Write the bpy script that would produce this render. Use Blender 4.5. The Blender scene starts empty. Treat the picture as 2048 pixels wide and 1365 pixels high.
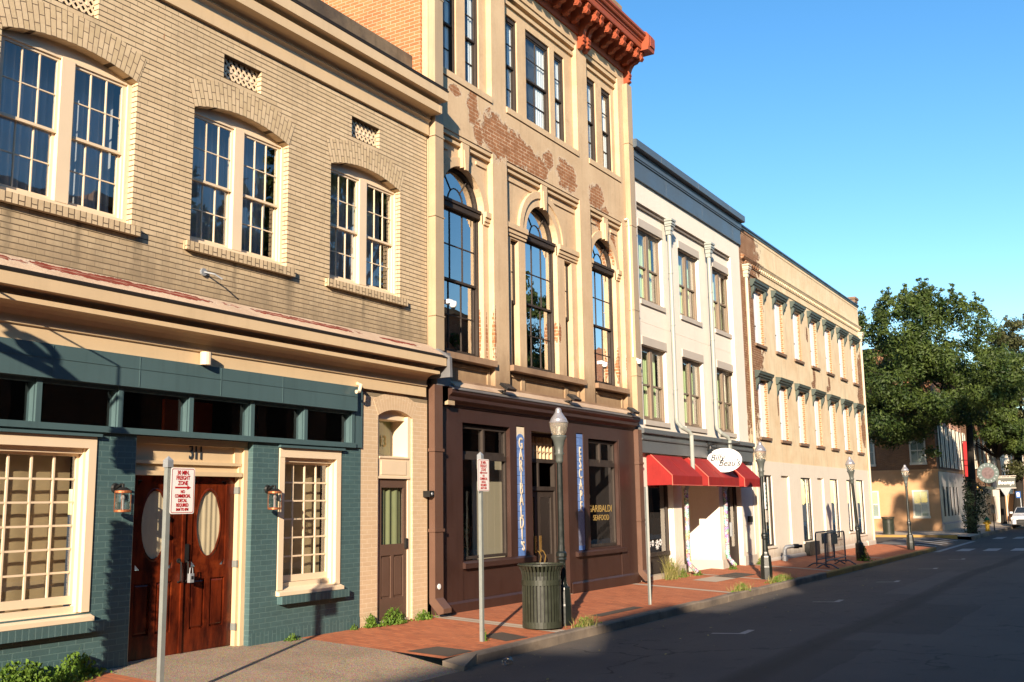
import bpy, bmesh, math, random
from mathutils import Vector, Matrix
random.seed(7)
R = math.radians
SC = bpy.context.scene
COL = SC.collection

# ------------------------------------------------------------------ camera, sky, sun, exposure
cam = bpy.data.cameras.new("camera"); camo = bpy.data.objects.new("camera", cam); COL.objects.link(camo)
cam.sensor_width = 36.0; cam.lens = 2050 / 2048 * 36.0; cam.clip_start = .05; cam.clip_end = 3000
YAW, PITCH, ROLL = 0.536451858, 0.158579022, -0.0152645931
fwd = Vector((math.cos(PITCH) * math.cos(YAW), math.cos(PITCH) * math.sin(YAW), math.sin(PITCH)))
r0 = Vector((math.sin(YAW), -math.cos(YAW), 0)); u0 = r0.cross(fwd)
rt = math.cos(ROLL) * r0 + math.sin(ROLL) * u0; up = -math.sin(ROLL) * r0 + math.cos(ROLL) * u0
camo.matrix_world = Matrix(((rt.x, up.x, -fwd.x, 0), (rt.y, up.y, -fwd.y, 0), (rt.z, up.z, -fwd.z, 0), (0, 0, 0, 1)))
SC.camera = camo
SUN = Vector((-4.66, -1.95, 1.58)).normalized()           # direction towards the sun
EL = math.asin(SUN.z); AZ = math.atan2(SUN.x, SUN.y)
W = bpy.data.worlds.new("World"); SC.world = W; W.use_nodes = True
nt = W.node_tree; sky = nt.nodes.new('ShaderNodeTexSky'); sky.sky_type = 'NISHITA'; sky.sun_disc = False
sky.sun_elevation = EL; sky.sun_rotation = AZ; sky.air_density = 1.0; sky.dust_density = 0.15; sky.ozone_density = 1.6
bg = nt.nodes['Background']; bg.inputs[1].default_value = 0.094
hs = nt.nodes.new('ShaderNodeHueSaturation'); hs.inputs['Saturation'].default_value = 1.34; hs.inputs['Hue'].default_value = .501; nt.links.new(sky.outputs[0], hs.inputs['Color']); nt.links.new(hs.outputs[0], bg.inputs[0])
sl = bpy.data.lights.new("sun", 'SUN'); sl.energy = 4.6; sl.angle = R(0.5); sl.color = (1.0, .83, .635)
so = bpy.data.objects.new("sun", sl); COL.objects.link(so); so.rotation_euler = SUN.to_track_quat('Z', 'Y').to_euler()
VS = SC.view_settings; VS.view_transform = 'Standard'; VS.look = 'None'; VS.gamma = 1; VS.use_curve_mapping = False; VS.exposure = 1.32

# ------------------------------------------------------------------ object helpers
OFF = {}
def root(name, label, cat, loc=(0, 0, 0), group=None):
    o = bpy.data.objects.new(name, None); COL.objects.link(o); o.location = loc; o.empty_display_size = .2
    o['label'] = label; o['category'] = cat
    if group: o['group'] = group
    OFF[o] = Vector(loc); return o
def tag(o, label, cat, group=None):
    o['label'] = label; o['category'] = cat
    if group: o['group'] = group
    return o
def kind(o, k): o['kind'] = k; return o
def kids(o): return [c for c in COL.objects if c.parent == o]
def dup(o, d=(0, 0, 0), parent=None, label=None):
    c = o.copy(); COL.objects.link(c); c.location = Vector(o.location) + Vector(d)
    if parent: c.parent = parent
    if label: c['label'] = label
    OFF[c] = OFF.get(o, Vector()) + Vector(d)
    for k in kids(o):
        if k is not c: dup(k, (0, 0, 0), c)
    return c
class MB:
    def __init__(s): s.v = []; s.f = []; s.m = []; s.uv = []; s.mi = 0; s.sm = []; s.smooth = False
    def face(s, pts, uv=None):
        n = len(s.v); s.v += [tuple(p) for p in pts]; s.f.append(tuple(range(n, n + len(pts)))); s.m.append(s.mi); s.uv.append(uv); s.sm.append(s.smooth)
    def idx(s, pts, faces):
        n = len(s.v); s.v += [tuple(p) for p in pts]
        for f in faces: s.f.append(tuple(n + i for i in f)); s.m.append(s.mi); s.uv.append(None); s.sm.append(s.smooth)
    def box(s, x0, x1, y0, y1, z0, z1):
        P = [(x0, y0, z0), (x1, y0, z0), (x1, y1, z0), (x0, y1, z0), (x0, y0, z1), (x1, y0, z1), (x1, y1, z1), (x0, y1, z1)]
        s.idx(P, [(0, 3, 2, 1), (4, 5, 6, 7), (0, 1, 5, 4), (1, 2, 6, 5), (2, 3, 7, 6), (3, 0, 4, 7)]); return s
    def obox(s, c, ax, ay, az, hx, hy, hz):
        c = Vector(c); P = []
        for k in (-1, 1):
            for (i, j) in ((-1, -1), (1, -1), (1, 1), (-1, 1)): P.append(c + ax * hx * i + ay * hy * j + az * hz * k)
        s.idx(P, [(0, 3, 2, 1), (4, 5, 6, 7), (0, 1, 5, 4), (1, 2, 6, 5), (2, 3, 7, 6), (3, 0, 4, 7)]); return s
    def prof(s, pts, x0, x1):                       # closed (y,z) profile extruded along X
        n = len(pts); P = [(x0, y, z) for y, z in pts] + [(x1, y, z) for y, z in pts]
        s.idx(P, [(i, (i + 1) % n, n + (i + 1) % n, n + i) for i in range(n)] + [tuple(range(n - 1, -1, -1)), tuple(range(n, 2 * n))]); return s
    def profy(s, pts, y0, y1):                      # closed (x,z) profile extruded along Y
        n = len(pts); P = [(x, y0, z) for x, z in pts] + [(x, y1, z) for x, z in pts]
        s.idx(P, [(i, (i + 1) % n, n + (i + 1) % n, n + i) for i in range(n)] + [tuple(range(n - 1, -1, -1)), tuple(range(n, 2 * n))]); return s
    def profz(s, pts, z0, z1):                      # closed (x,y) profile extruded along Z
        n = len(pts); P = [(x, y, z0) for x, y in pts] + [(x, y, z1) for x, y in pts]
        s.idx(P, [(i, (i + 1) % n, n + (i + 1) % n, n + i) for i in range(n)] + [tuple(range(n - 1, -1, -1)), tuple(range(n, 2 * n))]); return s
    def lathe(s, c, pr, n=20, ax='z'):
        c = Vector(c); P = []; F = []
        for (r, h) in pr:
            for i in range(n):
                a = 2 * math.pi * i / n; ca, sa = r * math.cos(a), r * math.sin(a)
                P.append(c + (Vector((ca, sa, h)) if ax == 'z' else Vector((h, ca, sa)) if ax == 'x' else Vector((ca, h, sa))))
        k = len(pr)
        for j in range(k - 1):
            for i in range(n): F.append((j * n + i, j * n + (i + 1) % n, (j + 1) * n + (i + 1) % n, (j + 1) * n + i))
        F.append(tuple(range(n - 1, -1, -1))); F.append(tuple((k - 1) * n + i for i in range(n)))
        s.idx(P, F); return s
    def tube(s, path, r, n=8, rs=None):
        path = [Vector(p) for p in path]; P = []; F = []; k = len(path); prev = None
        for j, p in enumerate(path):
            d = (path[min(j + 1, k - 1)] - path[max(j - 1, 0)]).normalized()
            if prev is None: a = d.orthogonal().normalized()
            else:
                a = prev - d * prev.dot(d); a = a.normalized() if a.length > 1e-5 else d.orthogonal().normalized()
            prev = a; b = d.cross(a); rr = rs[j] if rs else r
            for i in range(n):
                t = 2 * math.pi * i / n; P.append(p + a * math.cos(t) * rr + b * math.sin(t) * rr)
        for j in range(k - 1):
            for i in range(n): F.append((j * n + i, j * n + (i + 1) % n, (j + 1) * n + (i + 1) % n, (j + 1) * n + i))
        F.append(tuple(range(n - 1, -1, -1))); F.append(tuple((k - 1) * n + i for i in range(n)))
        s.idx(P, F); return s
    def build(s, name, mats, parent=None, fix=True, bevel=0):
        off = OFF.get(parent, Vector()) if parent else Vector()
        me = bpy.data.meshes.new(name)
        me.from_pydata([(v[0] - off.x, v[1] - off.y, v[2] - off.z) for v in s.v], [], s.f)
        if not isinstance(mats, (list, tuple)): mats = [mats]
        for m in mats: me.materials.append(m)
        me.polygons.foreach_set('material_index', s.m)
        if any(u for u in s.uv):
            L = me.uv_layers.new(name='UVMap'); i = 0
            for f, u in zip(s.f, s.uv):
                for k in range(len(f)):
                    if u: L.data[i].uv = u[k]
                    i += 1
        if any(s.sm): me.polygons.foreach_set('use_smooth', s.sm)
        if fix:
            bm = bmesh.new(); bm.from_mesh(me); bmesh.ops.remove_doubles(bm, verts=bm.verts, dist=1e-5)
            bmesh.ops.recalc_face_normals(bm, faces=bm.faces); bm.to_mesh(me); bm.free()
        me.update()
        o = bpy.data.objects.new(name, me); COL.objects.link(o); OFF[o] = off
        if parent: o.parent = parent
        if bevel:
            b = o.modifiers.new('bevel', 'BEVEL'); b.width = bevel; b.segments = 2; b.limit_method = 'ANGLE'
        return o
def B(x0, x1, y0, y1, z0, z1): return MB().box(x0, x1, y0, y1, z0, z1)

def arcpts(xa, xb, zs, rise, n=14):                 # arc from (xa,zs) up to rise and down to (xb,zs)
    h = (xb - xa) / 2; cx = (xa + xb) / 2
    if rise >= h * .98: return [(cx - h * math.cos(math.pi * i / n), zs + rise * math.sin(math.pi * i / n)) for i in range(n + 1)]
    rr = (h * h + rise * rise) / (2 * rise); a = math.asin(h / rr)
    return [(cx + rr * math.sin(-a + 2 * a * i / n), zs + rise - rr + rr * math.cos(-a + 2 * a * i / n)) for i in range(n + 1)]
def wall(mb, x0, x1, z0, z1, y, yb, holes, depth=None, outer=True):
    """front wall at y with reveals back to y+depth; holes (xa,xb,za,zs[,rise[,depth]])"""
    X = sorted({x0, x1} | {v for h in holes for v in (h[0], h[1])}); Z = sorted({z0, z1} | {v for h in holes for v in (h[2], h[3] + (h[4] if len(h) > 4 else 0))})
    X = [v for v in X if x0 - 1e-6 <= v <= x1 + 1e-6]; Z = [v for v in Z if z0 - 1e-6 <= v <= z1 + 1e-6]
    def inh(a, b):
        return any(h[0] < a < h[1] and h[2] < b < h[3] + (h[4] if len(h) > 4 else 0) for h in holes)
    for i in range(len(X) - 1):
        for j in range(len(Z) - 1):
            if not inh((X[i] + X[i + 1]) / 2, (Z[j] + Z[j + 1]) / 2):
                mb.face([(X[i], y, Z[j]), (X[i + 1], y, Z[j]), (X[i + 1], y, Z[j + 1]), (X[i], y, Z[j + 1])])
    for h in holes:
        xa, xb, za, zs = h[:4]; rise = h[4] if len(h) > 4 else 0; d = y + (h[5] if len(h) > 5 else depth)
        mb.face([(xa, y, za), (xa, y, zs), (xa, d, zs), (xa, d, za)]); mb.face([(xb, y, za), (xb, d, za), (xb, d, zs), (xb, y, zs)])
        if za > z0 + 1e-4: mb.face([(xa, y, za), (xa, d, za), (xb, d, za), (xb, y, za)])
        if rise == 0: mb.face([(xa, y, zs), (xb, y, zs), (xb, d, zs), (xa, d, zs)])
        else:
            A = arcpts(xa, xb, zs, rise); zt = zs + rise
            for (p, q) in zip(A, A[1:]):
                mb.face([(p[0], y, p[1]), (q[0], y, q[1]), (q[0], y, zt), (p[0], y, zt)])
                mb.face([(p[0], y, p[1]), (p[0], d, p[1]), (q[0], d, q[1]), (q[0], y, q[1])])
    if outer:
        mb.face([(x0, y, z0), (x0, y, z1), (x0, yb, z1), (x0, yb, z0)]); mb.face([(x1, y, z0), (x1, yb, z0), (x1, yb, z1), (x1, y, z1)])
        mb.face([(x0, y, z1), (x1, y, z1), (x1, yb, z1), (x0, yb, z1)])
        if yb - y > 2: mb.face([(x0, yb, z0), (x0, yb, z1), (x1, yb, z1), (x1, yb, z0)])
    return mb
def archring(mb, xa, xb, zs, rise, y, w, t, n=18, uv=True):   # voussoir ring standing t proud of y
    A = arcpts(xa, xb, zs, rise, n); h = (xb - xa) / 2; cx = (xa + xb) / 2
    rr = h if rise >= h * .98 else (h * h + rise * rise) / (2 * rise); cz = zs + rise - rr
    O = []
    for (x, z) in A:
        d = Vector((x - cx, z - cz)).normalized(); O.append((x + d.x * w, z + d.y * w))
    s = 0
    for i in range(n):
        a, b, c, d = A[i], A[i + 1], O[i + 1], O[i]; l = (Vector(b) - Vector(a)).length * (1 + .5 * w / rr)
        mb.face([(a[0], y - t, a[1]), (b[0], y - t, b[1]), (c[0], y - t, c[1]), (d[0], y - t, d[1])], [(s, 0), (s + l, 0), (s + l, w), (s, w)])
        mb.face([(d[0], y - t, d[1]), (c[0], y - t, c[1]), (c[0], y, c[1]), (d[0], y, d[1])], [(s, w)] * 4)
        mb.face([(a[0], y - t, a[1]), (a[0], y, a[1]), (b[0], y, b[1]), (b[0], y - t, b[1])], [(s, 0)] * 4); s += l
    for (a, d) in ((A[0], O[0]), (A[-1], O[-1])):
        mb.face([(a[0], y - t, a[1]), (d[0], y - t, d[1]), (d[0], y, d[1]), (a[0], y, a[1])], [(0, 0)] * 4)
    return mb
_dg = None
def text(name, body, size, mat, parent, o, ux=(1, 0, 0), uz=(0, 0, 1), sx=1.0, shear=0, ext=.002, align='CENTER', bold=0):
    cu = bpy.data.curves.new('t', 'FONT'); cu.body = body; cu.size = size; cu.align_x = align; cu.align_y = 'CENTER'; cu.extrude = ext; cu.shear = shear; cu.offset = bold; cu.resolution_u = 3
    t = bpy.data.objects.new('t', cu); COL.objects.link(t); dg = bpy.context.evaluated_depsgraph_get()
    me = bpy.data.meshes.new_from_object(t.evaluated_get(dg)); bpy.data.objects.remove(t)
    ux, uz = Vector(ux).normalized(), Vector(uz).normalized(); un = ux.cross(uz); o = Vector(o); off = OFF.get(parent, Vector()) if parent else Vector()
    for v in me.vertices: v.co = o + ux * v.co.x * sx + uz * v.co.y + un * v.co.z - off
    me.materials.clear(); me.materials.append(mat); me.name = name
    ob = bpy.data.objects.new(name, me); COL.objects.link(ob); ob.parent = parent; OFF[ob] = off
    return ob

# ------------------------------------------------------------------ materials
def nd(t, typ, pr=None, ins=None):
    n = t.nodes.new(typ)
    for k, v in (pr or {}).items(): setattr(n, k, v)
    for k, v in (ins or {}).items():
        s = n.inputs[k]
        if isinstance(v, bpy.types.NodeSocket): t.links.new(v, s)
        elif isinstance(v, (tuple, list)) and len(v) == 3 and s.type == 'RGBA': s.default_value = (*v, 1)
        else: s.default_value = v
    return n
def mth(t, op, a, b=0.0, c=0.0):
    n = t.nodes.new('ShaderNodeMath'); n.operation = op
    for i, v in enumerate((a, b, c)):
        if isinstance(v, bpy.types.NodeSocket): t.links.new(v, n.inputs[i])
        else: n.inputs[i].default_value = v
    return n.outputs[0]
def mix(t, f, a, b, bt='MIX'): return nd(t, 'ShaderNodeMixRGB', {'blend_type': bt}, {0: f, 1: a, 2: b}).outputs[0]
def noise(t, vec, scale, detail=4, rough=.55): return nd(t, 'ShaderNodeTexNoise', None, {'Vector': vec, 'Scale': scale, 'Detail': detail, 'Roughness': rough}).outputs[0]
def ramp(t, f, a, b): return nd(t, 'ShaderNodeMapRange', {'clamp': True}, {0: f, 1: a, 2: b, 3: 0.0, 4: 1.0}).outputs[0]
def comb(t, x, y, z): return nd(t, 'ShaderNodeCombineXYZ', None, {0: x, 1: y, 2: z}).outputs[0]
def base(name, rough=.8, spec=.3):
    m = bpy.data.materials.new(name); m.use_nodes = True; t = m.node_tree; b = t.nodes['Principled BSDF']
    b.inputs['Roughness'].default_value = rough; b.inputs['Specular IOR Level'].default_value = spec
    return m, t, b
def wc(t):
    g = nd(t, 'ShaderNodeNewGeometry'); s = nd(t, 'ShaderNodeSeparateXYZ', None, {0: g.outputs['Position']})
    u = mth(t, 'ADD', s.outputs[0], s.outputs[1]); return g.outputs['Position'], u, s.outputs[2]
def bump(t, b, h, st, dist=.01):
    n = nd(t, 'ShaderNodeBump', None, {'Strength': st, 'Distance': dist, 'Height': h}); t.links.new(n.outputs[0], b.inputs['Normal'])
def plain(name, c, rough=.6, var=.12, ns=6, spec=.3, metal=0, bmp=.15, dirt=0, streak=0, obj=False):
    m, t, b = base(name, rough, spec); b.inputs['Metallic'].default_value = metal
    if obj: vec = nd(t, 'ShaderNodeTexCoord').outputs['Object']
    else: vec = nd(t, 'ShaderNodeNewGeometry').outputs['Position']
    n = noise(t, vec, ns); col = mix(t, n, tuple(x * (1 - var) for x in c), tuple(min(1, x * (1 + var)) for x in c))
    if dirt:
        d = ramp(t, noise(t, vec, 1.7, 6, .65), .5, .75); col = mix(t, mth(t, 'MULTIPLY', d, dirt), col, tuple(x * .45 for x in c))
    if streak:
        mp = nd(t, 'ShaderNodeMapping', None, {0: vec, 3: (9, 9, .8)}); s = ramp(t, noise(t, mp.outputs[0], 1.0, 4, .6), .52, .74)
        col = mix(t, mth(t, 'MULTIPLY', s, streak), col, (c[0] * .4, c[1] * .36, c[2] * .33))
    t.links.new(col, b.inputs['Base Color'])
    if bmp: bump(t, b, noise(t, vec, ns * 12, 3), bmp, .004)
    rv = nd(t, 'ShaderNodeMapRange', None, {0: n, 1: .3, 2: .7, 3: max(0, rough - .08), 4: min(1, rough + .08)}); t.links.new(rv.outputs[0], b.inputs['Roughness'])
    return m
def bricktex(t, vec, w, h, ms, c1, c2, mo, off=.5):
    return nd(t, 'ShaderNodeTexBrick', {'offset': off}, {'Vector': vec, 'Color1': c1, 'Color2': c2, 'Mortar': mo, 'Scale': 1.0, 'Mortar Size': ms, 'Mortar Smooth': .15, 'Bias': 0.0, 'Brick Width': w, 'Row Height': h})
def wob(t, u, z, vec, a=.004, s=7):
    n = noise(t, vec, s, 2); d = mth(t, 'MULTIPLY', mth(t, 'SUBTRACT', n, .5), a * 2); return u, mth(t, 'ADD', z, d)
def brick(name, c1, c2, mo, w=.2127, h=.0678, ms=.005, rough=.85, stain=.35, swap=False, uv=False, bs=.5, streak=.4, rust=0, mold=None, spec=.25, bed=0, under=None):
    m, t, b = base(name, rough, spec); pos, u, z = wc(t)
    if uv:
        s = nd(t, 'ShaderNodeSeparateXYZ', None, {0: nd(t, 'ShaderNodeUVMap').outputs[0]}); vec = comb(t, s.outputs[1], s.outputs[0], 0.0)
    else:
        uu, zz = wob(t, u, z, pos); vec = comb(t, zz, uu, 0.0) if swap else comb(t, uu, zz, 0.0)
    k = bricktex(t, vec, w, h, ms, c1, c2, mo); col = k.outputs[0]
    if bed:
        fr_ = mth(t, 'FRACT', mth(t, 'DIVIDE', zz, h)); bj = mth(t, 'GREATER_THAN', mth(t, 'ABSOLUTE', mth(t, 'SUBTRACT', fr_, .5)), .5 - bed); col = mix(t, bj, col, mix(t, noise(t, pos, 7, 3), (.020, .012, .008), (.13, .09, .055)))  # shadow in the raked bed joints, painted as dark lines
    # per-brick tint on a coarser brick lattice, plus weather
    n1 = noise(t, comb(t, mth(t, 'MULTIPLY', u, 2.4), mth(t, 'MULTIPLY', z, 7.4), 0.0), 2.0, 2); col = mix(t, .4, col, mix(t, n1, (.35, .33, .30), (.66, .66, .66)), 'OVERLAY')
    d = ramp(t, noise(t, pos, .9, 7, .68), .5, .78); col = mix(t, mth(t, 'MULTIPLY', d, stain), col, tuple(x * .38 for x in c1))
    if streak:
        mp = nd(t, 'ShaderNodeMapping', None, {0: comb(t, u, 0.0, z), 3: (5, 1, .55)}); s = ramp(t, noise(t, mp.outputs[0], 1.0, 5, .65), .54, .76)
        col = mix(t, mth(t, 'MULTIPLY', s, streak), col, tuple(x * .34 for x in c1))
    if under:
        zs_, hts = under
        for (xs, w_) in hts:                           # soot runs below the ends of the sills
            q = mth(t, 'SUBTRACT', 1.0, ramp(t, mth(t, 'ABSOLUTE', mth(t, 'SUBTRACT', mth(t, 'ADD', u, mth(t, 'MULTIPLY', mth(t, 'SUBTRACT', noise(t, pos, 6, 3), .5), .12)), xs)), w_ * .2, w_)); q = mth(t, 'MULTIPLY', q, mth(t, 'MULTIPLY', ramp(t, z, zs_ - .75, zs_ - .05), mth(t, 'LESS_THAN', z, zs_ + .02))); col = mix(t, mth(t, 'MULTIPLY', q, mth(t, 'MULTIPLY', noise(t, pos, 9, 4), 1.3)), col, tuple(x * .2 for x in c1))
    if mold:                                          # dark weathering band between heights mold[0]..mold[1]
        f = mth(t, 'SUBTRACT', 1.0, ramp(t, mth(t, 'ADD', z, mth(t, 'MULTIPLY', mth(t, 'SUBTRACT', noise(t, comb(t, mth(t, 'MULTIPLY', u, 3.0), 0.0, z), 1.3, 5, .7), .5), 1.1)), mold[0], mold[1]))
        col = mix(t, mth(t, 'MULTIPLY', f, mold[2]), col, tuple(x * .30 for x in c1))
    if rust:
        mp = nd(t, 'ShaderNodeMapping', None, {0: comb(t, u, 0.0, z), 3: (4.5, 1, 1.6)}); s = ramp(t, noise(t, mp.outputs[0], 1.0, 3, .5), .71, .75); col = mix(t, mth(t, 'MULTIPLY', s, rust), col, (.33, .12, .04))
    t.links.new(col, b.inputs['Base Color'])
    hh = mth(t, 'ADD', mth(t, 'MULTIPLY', mth(t, 'SUBTRACT', 1.0, k.outputs[1]), 1.0), mth(t, 'MULTIPLY', noise(t, pos, 60, 3), .35)); bump(t, b, hh, bs, .008)
    return m
def stucco(name, c, c2, rough=.9, patches=(), bc=((.30, .13, .06), (.22, .09, .045), (.52, .40, .28)), streak=.35, stain=.35, gain=.9, grime=()):
    m, t, b = base(name, rough, .2); pos, u, z = wc(t)
    col = mix(t, ramp(t, noise(t, pos, 1.1, 6, .62), .35, .68), c, c2)
    col = mix(t, .25, col, mix(t, noise(t, pos, 18, 4), (.3, .3, .3), (.7, .7, .7)), 'OVERLAY')
    mp = nd(t, 'ShaderNodeMapping', None, {0: comb(t, u, 0.0, z), 3: (6, 1, .6)}); s = ramp(t, noise(t, mp.outputs[0], 1.0, 5, .65), .53, .78); col = mix(t, mth(t, 'MULTIPLY', s, streak), col, tuple(x * .42 for x in c))
    d = ramp(t, noise(t, pos, 3.1, 6, .7), .56, .80); col = mix(t, mth(t, 'MULTIPLY', d, stain), col, (c[0] * .5, c[1] * .42, c[2] * .38))
    for (z0, z1, a) in grime:                         # soot/damp band running along the wall, ragged upper edge
        f = mth(t, 'ADD', z, mth(t, 'MULTIPLY', mth(t, 'SUBTRACT', noise(t, comb(t, mth(t, 'MULTIPLY', u, 4.0), 0.0, z), 1.4, 5, .7), .5), .9)); lo = mth(t, 'SUBTRACT', 1.0, ramp(t, f, z0, z1))
        col = mix(t, mth(t, 'MULTIPLY', lo, a), col, (c[0] * .34, c[1] * .28, c[2] * .24))
    h = noise(t, pos, 45, 4)
    if patches:
        wv = noise(t, pos, 3.4, 9, .74); mk = None
        for (px, pz, rx, rz) in patches:
            du = mth(t, 'DIVIDE', mth(t, 'SUBTRACT', u, px), rx); dz = mth(t, 'DIVIDE', mth(t, 'SUBTRACT', z, pz), rz)
            q = mth(t, 'SUBTRACT', 1.0, mth(t, 'SQRT', mth(t, 'ADD', mth(t, 'MULTIPLY', du, du), mth(t, 'MULTIPLY', dz, dz)))); mk = q if mk is None else mth(t, 'MAXIMUM', mk, q)
        mk = mth(t, 'ADD', mk, mth(t, 'MULTIPLY', mth(t, 'SUBTRACT', wv, .5), 2.2 * gain)); f = ramp(t, mk, .30, .34); e = mth(t, 'MULTIPLY', ramp(t, mk, .20, .30), mth(t, 'SUBTRACT', 1.0, f))
        k = bricktex(t, comb(t, u, z, 0.0), .215, .075, .008, *bc); bcol = mix(t, ramp(t, noise(t, pos, 5, 4), .35, .7), k.outputs[0], (bc[0][0] * .6, bc[0][1] * .55, bc[0][2] * .5))
        col = mix(t, mth(t, 'MULTIPLY', e, .6), col, (.70, .62, .50)); col = mix(t, f, col, bcol)
        h = mth(t, 'ADD', mth(t, 'MULTIPLY', h, .3), mth(t, 'MULTIPLY', mth(t, 'SUBTRACT', 1.0, f), 1.5))
    t.links.new(col, b.inputs['Base Color']); bump(t, b, h, .75 if patches else .35, .02 if patches else .012)
    return m
def glass(name, tint=(.9, .95, .95), gain=1.7, wav=.25, rough=.0):
    m = bpy.data.materials.new(name); m.use_nodes = True; t = m.node_tree; t.nodes.remove(t.nodes['Principled BSDF']); out = t.nodes['Material Output']
    pos = nd(t, 'ShaderNodeNewGeometry').outputs['Position']; bm = nd(t, 'ShaderNodeBump', None, {'Strength': wav, 'Distance': .004, 'Height': noise(t, pos, 2.2, 2)})
    g = nd(t, 'ShaderNodeBsdfGlossy', None, {0: (1, 1, 1, 1), 1: rough, 'Normal': bm.outputs[0]}); tr = nd(t, 'ShaderNodeBsdfTransparent', None, {0: (*tint, 1)})
    geo = nd(t, 'ShaderNodeNewGeometry'); dt = nd(t, 'ShaderNodeVectorMath', {'operation': 'DOT_PRODUCT'}, {0: bm.outputs[0], 1: geo.outputs['Incoming']})
    sch = mth(t, 'ADD', .04, mth(t, 'MULTIPLY', .96, mth(t, 'POWER', mth(t, 'SUBTRACT', 1.0, mth(t, 'MINIMUM', 1.0, mth(t, 'ABSOLUTE', dt.outputs['Value']))), 5.0))); f = mth(t, 'MINIMUM', mth(t, 'MULTIPLY', sch, gain), .95)
    mx = nd(t, 'ShaderNodeMixShader', None, {0: f, 1: tr.outputs[0], 2: g.outputs[0]}); t.links.new(mx.outputs[0], out.inputs[0]); return m
def foliage(name, c1, c2, sc=1.2, trans=.25):
    m, t, b = base(name, .55, .35); g = nd(t, 'ShaderNodeNewGeometry'); n = noise(t, g.outputs['Position'], sc, 3); rn = g.outputs['Random Per Island']
    col = mix(t, ramp(t, n, .3, .7), c1, c2); col = mix(t, .6, col, mix(t, rn, (.25, .25, .25), (.75, .75, .75)), 'OVERLAY'); t.links.new(col, b.inputs['Base Color'])
    tr = nd(t, 'ShaderNodeBsdfTranslucent', None, {0: col}); mx = nd(t, 'ShaderNodeMixShader', None, {0: trans, 1: b.outputs[0], 2: tr.outputs[0]}); t.links.new(mx.outputs[0], t.nodes['Material Output'].inputs[0]); return m
# ------------------------------------------------------------------ palette
M = {}
M['bbrick'] = brick('beige_brick', (.62, .485, .315), (.54, .415, .26), (.30, .225, .145), ms=.0034, bed=.10, under=(3.25, [(18.02, .10), (20.66, .12), (23.28, .10), (17.2, .06), (16.35, .07), (19.6, .05), (22.3, .06)]), bs=.7, stain=.34, streak=.42, rust=.9, mold=(2.55, 3.45, .85))
M['bsold'] = brick('beige_soldier_brick', (.62, .485, .315), (.53, .41, .25), (.13, .09, .06), w=.205, h=.071, ms=.0048, uv=True, bs=.7, streak=.15)
M['bhead'] = brick('beige_sill_brick', (.59, .46, .30), (.50, .385, .24), (.10, .07, .045), w=.30, h=.076, ms=.006, swap=True, bs=.7, streak=.35, stain=.5)
M['pbrick'] = brick('painted_beige_brick', (.57, .42, .27), (.55, .405, .26), (.66, .52, .36), ms=.005, bs=.45, stain=.12, streak=.1)
M['psold'] = brick('painted_beige_soldier', (.57, .42, .27), (.55, .405, .26), (.66, .52, .36), w=.40, h=.07, ms=.005, uv=True, bs=.45, stain=.1, streak=.05)
M['tbrick'] = brick('teal_painted_brick', (.058, .112, .118), (.052, .10, .107), (.085, .15, .152), ms=.0055, rough=.5, bs=.55, stain=.22, streak=.15, spec=.4)
M['thead'] = brick('teal_sill_brick', (.058, .112, .118), (.05, .098, .105), (.085, .15, .152), w=.33, h=.076, ms=.006, swap=True, rough=.5, bs=.6, stain=.2, streak=.15, spec=.4)
M['teal'] = plain('teal_paint', (.062, .108, .116), .42, .07, 1.3, .45, bmp=.06, streak=.25)
M['cream'] = plain('cream_paint', (.60, .45, .275), .5, .05, 2.0, .35, bmp=.08, dirt=.12, streak=.10)
M['cream2'] = plain('cream_sash_paint', (.70, .56, .39), .45, .05, 3.0, .4, bmp=.08)
M['metaledge'] = plain('dark_metal_edge', (.03, .024, .02), .5, .2, 3)
M['parapet'] = stucco('stained_parapet', (.20, .15, .10), (.05, .04, .035), streak=.9, stain=.9)
M['flash'] = stucco('mortar_flashing', (.55, .42, .30), (.42, .30, .21), patches=[(17.5, 2.62, 2.2, .08), (20.6, 2.62, 1.7, .06), (22.8, 2.6, .7, .05)], bc=((.26, .05, .03), (.20, .04, .025), (.45, .3, .22)), stain=.8)
M['wood'], t, b = base('mahogany', .24, .32); pos = nd(t, 'ShaderNodeNewGeometry').outputs['Position']; mp = nd(t, 'ShaderNodeMapping', None, {0: pos, 3: (5, 5, 1.1)})
col = mix(t, ramp(t, noise(t, mp.outputs[0], 1.6, 6, .65), .38, .66), (.030, .0045, .002), (.125, .019, .005)); col = mix(t, mth(t, 'MULTIPLY', ramp(t, noise(t, pos, 3.5, 4, .6), .56, .72), .6), col, (.20, .036, .009)); t.links.new(col, b.inputs['Base Color']); bump(t, b, noise(t, mp.outputs[0], 9, 3), .08, .003)
M['curtain'] = plain('sheer_curtain', (.40, .41, .44), .9, .1, 3, .1)
M['paper'] = plain('kraft_paper', (.56, .41, .235), .9, .1, 2, .1, bmp=.3)
M['ovalc'] = plain('oval_drape', (.80, .66, .42), .9, .12, 6, .1)
M['greenc'] = plain('green_drape', (.33, .36, .18), .9, .12, 5, .1)
M['glass'] = glass('window_glass', gain=3.6)
M['glassb'] = glass('tall_window_glass', (.55, .6, .65), 7.5, .4)
M['glassd'] = glass('shop_glass', (.8, .82, .84), 1.7, .15)
M['dark'] = plain('dark_interior', (.020, .016, .014), .9, .2, 1)  # near-black colour stands in for the shade inside unlit rooms
M['black'] = plain('black_metal', (.012, .012, .012), .45, .2, 8, .4, obj=True)
M['copper'] = plain('copper', (.40, .14, .06), .4, .25, 8, .5, metal=.6, obj=True)
M['clear'] = glass('lantern_glass', (.93, .93, .9), 1.6, .1)
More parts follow.
